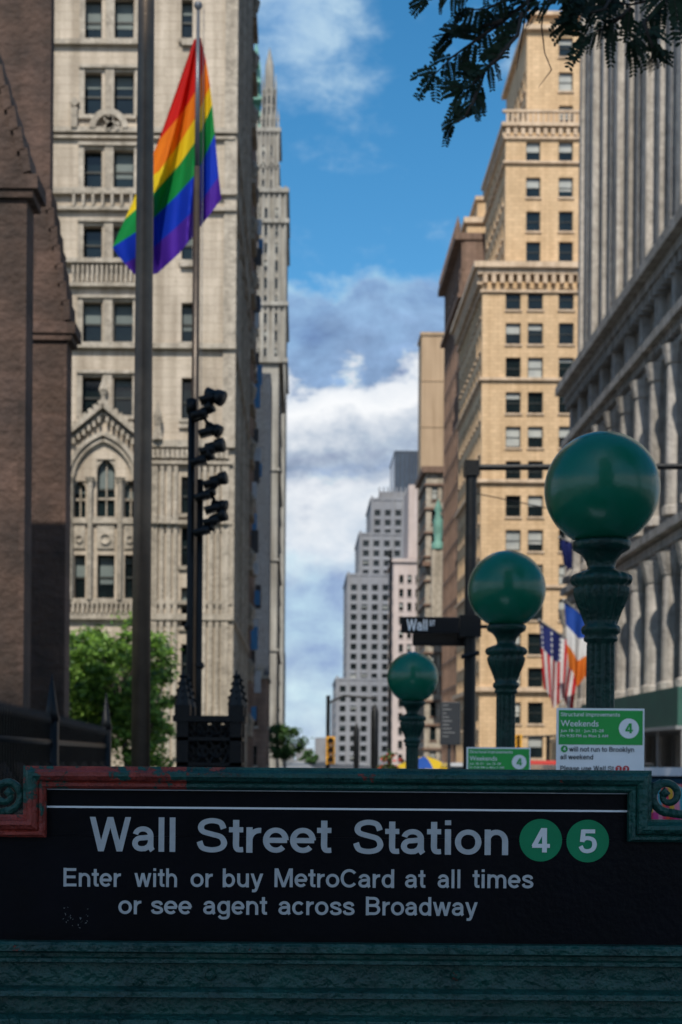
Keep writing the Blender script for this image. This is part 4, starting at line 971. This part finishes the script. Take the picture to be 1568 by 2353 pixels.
def hflag(name,tip,root,drop,cells,nu=26,nv=26):
    g=grp(name); tip=Vector(tip);root=Vector(root); p=Buf(); p.tube([tip,root],.06,8); p.lathe(tip,[(0.001,-.15),(.15,0),(0.001,.15)],8); p.obj('pole',m_steelw,g)
    bf={}
    ds=(root-tip)*.62
    for i in range(nu):
        for j in range(nv):
            def q(u,v):
                c=tip+ds*u*(1-.35*v); w=math.sin(u*15+v*2)*.28*(.2+v)
                return (c.x+v*.35,c.y+w,tip.z+(ds.z*u)*(1-.5*v)-drop*v*(1-.10*math.cos(u*9))-.05)
            k=cells((i+.5)/nu,(j+.5)/nv)
            bf.setdefault(k,(Buf()))
            bf[k].poly([q(i/nu,j/nv),q((i+1)/nu,j/nv),q((i+1)/nu,(j+1)/nv),q(i/nu,(j+1)/nv)])
    for k,v in bf.items(): v.obj('cloth_'+k.name,k,g,True)
def us(u,v):
    if u<.54 and v<.40: return f_white if (int(u*26)%3==1 and int(v*26)%2==1 and int(u*26)*7%2==1) else f_navy
    return f_rd if int(u*13)%2==0 else f_white
def ny(u,v): return f_bl2 if v<.34 else (f_white if v<.66 else f_or2)
t=P(1240,1426,88); hflag('american_flag',t,(19.2,89.5,t.z-2.6),4.6,us)
t=P(1297,1380,84); hflag('city_flag',t,(19.2,85.5,t.z-2.4),4.3,ny)
t=P(1287,1236,97); hflag('blue_flag',t,(19.2,97.5,t.z-.5),2.0,lambda u,v:f_navy)

# ================================================================ ground, road, pavements
def sheet(name,mat,rects,z,th=None):
    r=Buf()
    for (x0,x1,y0,y1) in rects:
        if th: r.box(x0,x1,y0,y1,z-th,z)
        else: r.poly([(x0,y0,z),(x1,y0,z),(x1,y1,z),(x0,y1,z)])
    return r.obj(name,mat)
hx0,hx1,hy0,hy1=EL+.06,1.02,DS+.04,7.25
sheet('ground',m_ground,[(-3000,hx0,-3000,4000),(hx1,3000,-3000,4000),(hx0,hx1,-3000,hy0),(hx0,hx1,hy1,4000)],-.05)
sheet('road',m_asph,[(2.3,16.2,-400,900)],-.04)
sheet('pavement',m_pave,[(-2.6,hx0,-100,900),(hx1,2.15,-100,900),(hx0,hx1,-100,hy0),(hx0,hx1,hy1,900)],.1,.2)
sheet('pavement',m_pave,[(16.35,19.2,-100,900)],.1,.2)
sheet('kerb',m_kerb,[(2.15,2.3,-100,900),(16.2,16.35,-100,900)],.104,.2)
mk=[]
for k in range(60):
    for x in (5.6,9.0,12.4): mk.append((x,x+.12,-20+k*9,-17+k*9))
for k in range(10): mk.append((2.8+k*1.35,3.4+k*1.35,20,23))
sheet('road_markings',m_paint,mk,-.036)
sheet('churchyard_grass',M('grass',(.06,.1,.03),(.04,.07,.02),.9,1.5,.5,20),[(-60,-2.6,9,69.8)],-.03)

# ================================================================ light + sky
EL_=math.radians(48); AZ=math.radians(-8)
sd=Vector((math.sin(AZ)*math.cos(EL_),-math.cos(AZ)*math.cos(EL_),math.sin(EL_)))
li=bpy.data.lights.new('sun','SUN'); li.energy=4.9; li.angle=math.radians(.5); li.color=(1,.94,.83)
lo_=bpy.data.objects.new('sun',li); bpy.context.scene.collection.objects.link(lo_); lo_.rotation_euler=sd.to_track_quat('Z','Y').to_euler()
w=bpy.data.worlds.new('World'); bpy.context.scene.world=w; w.use_nodes=True; nt=w.node_tree; N=nt.nodes; L=nt.links
bg=N['Background']; out=N['World Output']
sky=N.new('ShaderNodeTexSky'); sky.sky_type='NISHITA'; sky.sun_disc=False; sky.sun_elevation=EL_; sky.sun_rotation=math.radians(180)-AZ; sky.air_density=1.0; sky.dust_density=.5; sky.ozone_density=2.0
hs=N.new('ShaderNodeHueSaturation'); hs.inputs['Saturation'].default_value=1.36; hs.inputs['Hue'].default_value=.49; L.new(sky.outputs[0],hs.inputs['Color']); L.new(hs.outputs[0],bg.inputs[0]); bg.inputs[1].default_value=.15
tc=N.new('ShaderNodeTexCoord'); sp=N.new('ShaderNodeSeparateXYZ'); L.new(tc.outputs['Generated'],sp.inputs[0])
def mth(op,a,b_=None,c=None):
    m=N.new('ShaderNodeMath'); m.operation=op
    for i,v in enumerate((a,b_,c)):
        if v is None: continue
        if isinstance(v,(int,float)): m.inputs[i].default_value=v
        else: L.new(v,m.inputs[i])
    return m.outputs[0]
h=mth('SQRT',mth('ADD',mth('MULTIPLY',sp.outputs[0],sp.outputs[0]),mth('MULTIPLY',sp.outputs[1],sp.outputs[1]))); h=mth('MAXIMUM',h,.05)
v=mth('DIVIDE',sp.outputs[2],h); hx=mth('DIVIDE',sp.outputs[0],h); hy=mth('DIVIDE',sp.outputs[1],h)
cb_=N.new('ShaderNodeCombineXYZ'); L.new(hx,cb_.inputs[0]); L.new(hy,cb_.inputs[1]); L.new(mth('MULTIPLY',v,1.5),cb_.inputs[2])
def nz(scale,detail,rough,off=0,dist=0):
    n=N.new('ShaderNodeTexNoise'); n.inputs['Scale'].default_value=scale; n.inputs['Detail'].default_value=detail; n.inputs['Roughness'].default_value=rough; n.inputs['Distortion'].default_value=dist
    mp=N.new('ShaderNodeMapping'); mp.inputs['Location'].default_value=(off,off*.7,off*.3); L.new(cb_.outputs[0],mp.inputs[0]); L.new(mp.outputs[0],n.inputs[0]); return n.outputs['Fac']
n1=nz(11,8,.58,1.3,.1); n2=nz(3,3,.5,4.1); n3=nz(20,9,.62,2.2,.2)
pert=mth('ADD',mth('MULTIPLY',mth('SUBTRACT',n1,.5),.15),mth('MULTIPLY',mth('SUBTRACT',n2,.5),.05))
v2=mth('ADD',v,pert)
rp=N.new('ShaderNodeValToRGB'); L.new(mth('DIVIDE',v2,.6),rp.inputs[0]); cr=rp.color_ramp
def s2l(c): return tuple((x/255/12.92 if x/255<=.04045 else ((x/255+.055)/1.055)**2.4) for x in c)+(1,)
st=[(0,(175,196,218)),(.10,(162,188,216)),(.2,(158,182,212)),(.27,(196,208,222)),(.31,(216,222,230)),(.345,(146,162,188)),(.375,(178,190,206)),(.42,(248,249,250)),(.455,(232,236,241)),(.475,(128,154,190)),(.53,(132,165,205)),(.57,(172,202,230))]
cr.elements[0].position=0; cr.elements[0].color=s2l(st[0][1]); cr.elements[1].position=st[-1][0]; cr.elements[1].color=s2l(st[-1][1])
for p_,c_ in st[1:-1]:
    e=cr.elements.new(p_); e.color=s2l(c_)
mxc=N.new('ShaderNodeMix'); mxc.data_type='RGBA'; mxc.blend_type='OVERLAY'; mxc.inputs['Factor'].default_value=.6
cc=N.new('ShaderNodeCombineColor'); 
nn_=mth('ADD',mth('MULTIPLY',mth('SUBTRACT',n3,.5),1.8),.58)
for i in range(3): L.new(nn_,cc.inputs[i])
L.new(rp.outputs[0],mxc.inputs['A']); L.new(cc.outputs[0],mxc.inputs['B'])
sw=N.new('ShaderNodeMapRange'); sw.interpolation_type='SMOOTHSTEP'; sw.inputs['From Min'].default_value=.1; sw.inputs['From Max'].default_value=-.6; L.new(sp.outputs[1],sw.inputs['Value'])  # more and brighter cloud added behind the camera as fill light
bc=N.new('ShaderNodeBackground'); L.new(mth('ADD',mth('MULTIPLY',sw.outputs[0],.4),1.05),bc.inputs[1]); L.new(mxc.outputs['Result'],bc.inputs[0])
mr=N.new('ShaderNodeMapRange'); mr.interpolation_type='SMOOTHSTEP'; mr.inputs['From Min'].default_value=.345; mr.inputs['From Max'].default_value=.32; mr.inputs['To Min'].default_value=0; mr.inputs['To Max'].default_value=.97
L.new(v2,mr.inputs['Value'])
wr=N.new('ShaderNodeMapRange'); wr.interpolation_type='SMOOTHSTEP'; wr.inputs['From Min'].default_value=.52; wr.inputs['From Max'].default_value=.78; wr.inputs['To Max'].default_value=.6
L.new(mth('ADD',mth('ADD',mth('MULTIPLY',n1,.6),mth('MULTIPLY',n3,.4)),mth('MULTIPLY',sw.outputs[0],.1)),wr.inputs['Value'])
dx=mth('SUBTRACT',hx,-.012); dv=mth('SUBTRACT',v,.53); rr=mth('SQRT',mth('ADD',mth('MULTIPLY',dx,dx),mth('MULTIPLY',mth('MULTIPLY',dv,dv),.6)))
rr=mth('ADD',rr,mth('MULTIPLY',mth('SUBTRACT',.5,n3),.12)); rr=mth('ADD',rr,mth('MULTIPLY',mth('LESS_THAN',hy,0),5))
ul=N.new('ShaderNodeMapRange'); ul.interpolation_type='SMOOTHSTEP'; ul.inputs['From Min'].default_value=.075; ul.inputs['From Max'].default_value=.01; ul.inputs['To Max'].default_value=.7; L.new(rr,ul.inputs['Value'])
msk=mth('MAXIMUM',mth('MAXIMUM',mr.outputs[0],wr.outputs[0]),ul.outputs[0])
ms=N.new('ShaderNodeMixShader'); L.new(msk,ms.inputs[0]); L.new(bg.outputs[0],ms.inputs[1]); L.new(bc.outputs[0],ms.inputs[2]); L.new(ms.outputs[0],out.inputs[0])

# ================================================================ camera
cam=bpy.data.cameras.new('camera'); co=bpy.data.objects.new('camera',cam); bpy.context.scene.collection.objects.link(co)
cam.sensor_fit='HORIZONTAL'; cam.sensor_width=24; cam.lens=50; cam.shift_x=94/1568; cam.shift_y=568.5/1568
cam.clip_start=.05; cam.clip_end=6000
co.matrix_world=Matrix.Translation((0,0,CZ))@Matrix.Rotation(math.radians(90),4,'X')@Matrix.Rotation(RL,4,'Z')
cam.dof.use_dof=True; cam.dof.focus_distance=3.05; cam.dof.aperture_fstop=6.3
sc=bpy.context.scene; sc.camera=co
sc.view_settings.view_transform='Standard'; sc.view_settings.look='None'; sc.view_settings.exposure=0; sc.view_settings.gamma=1
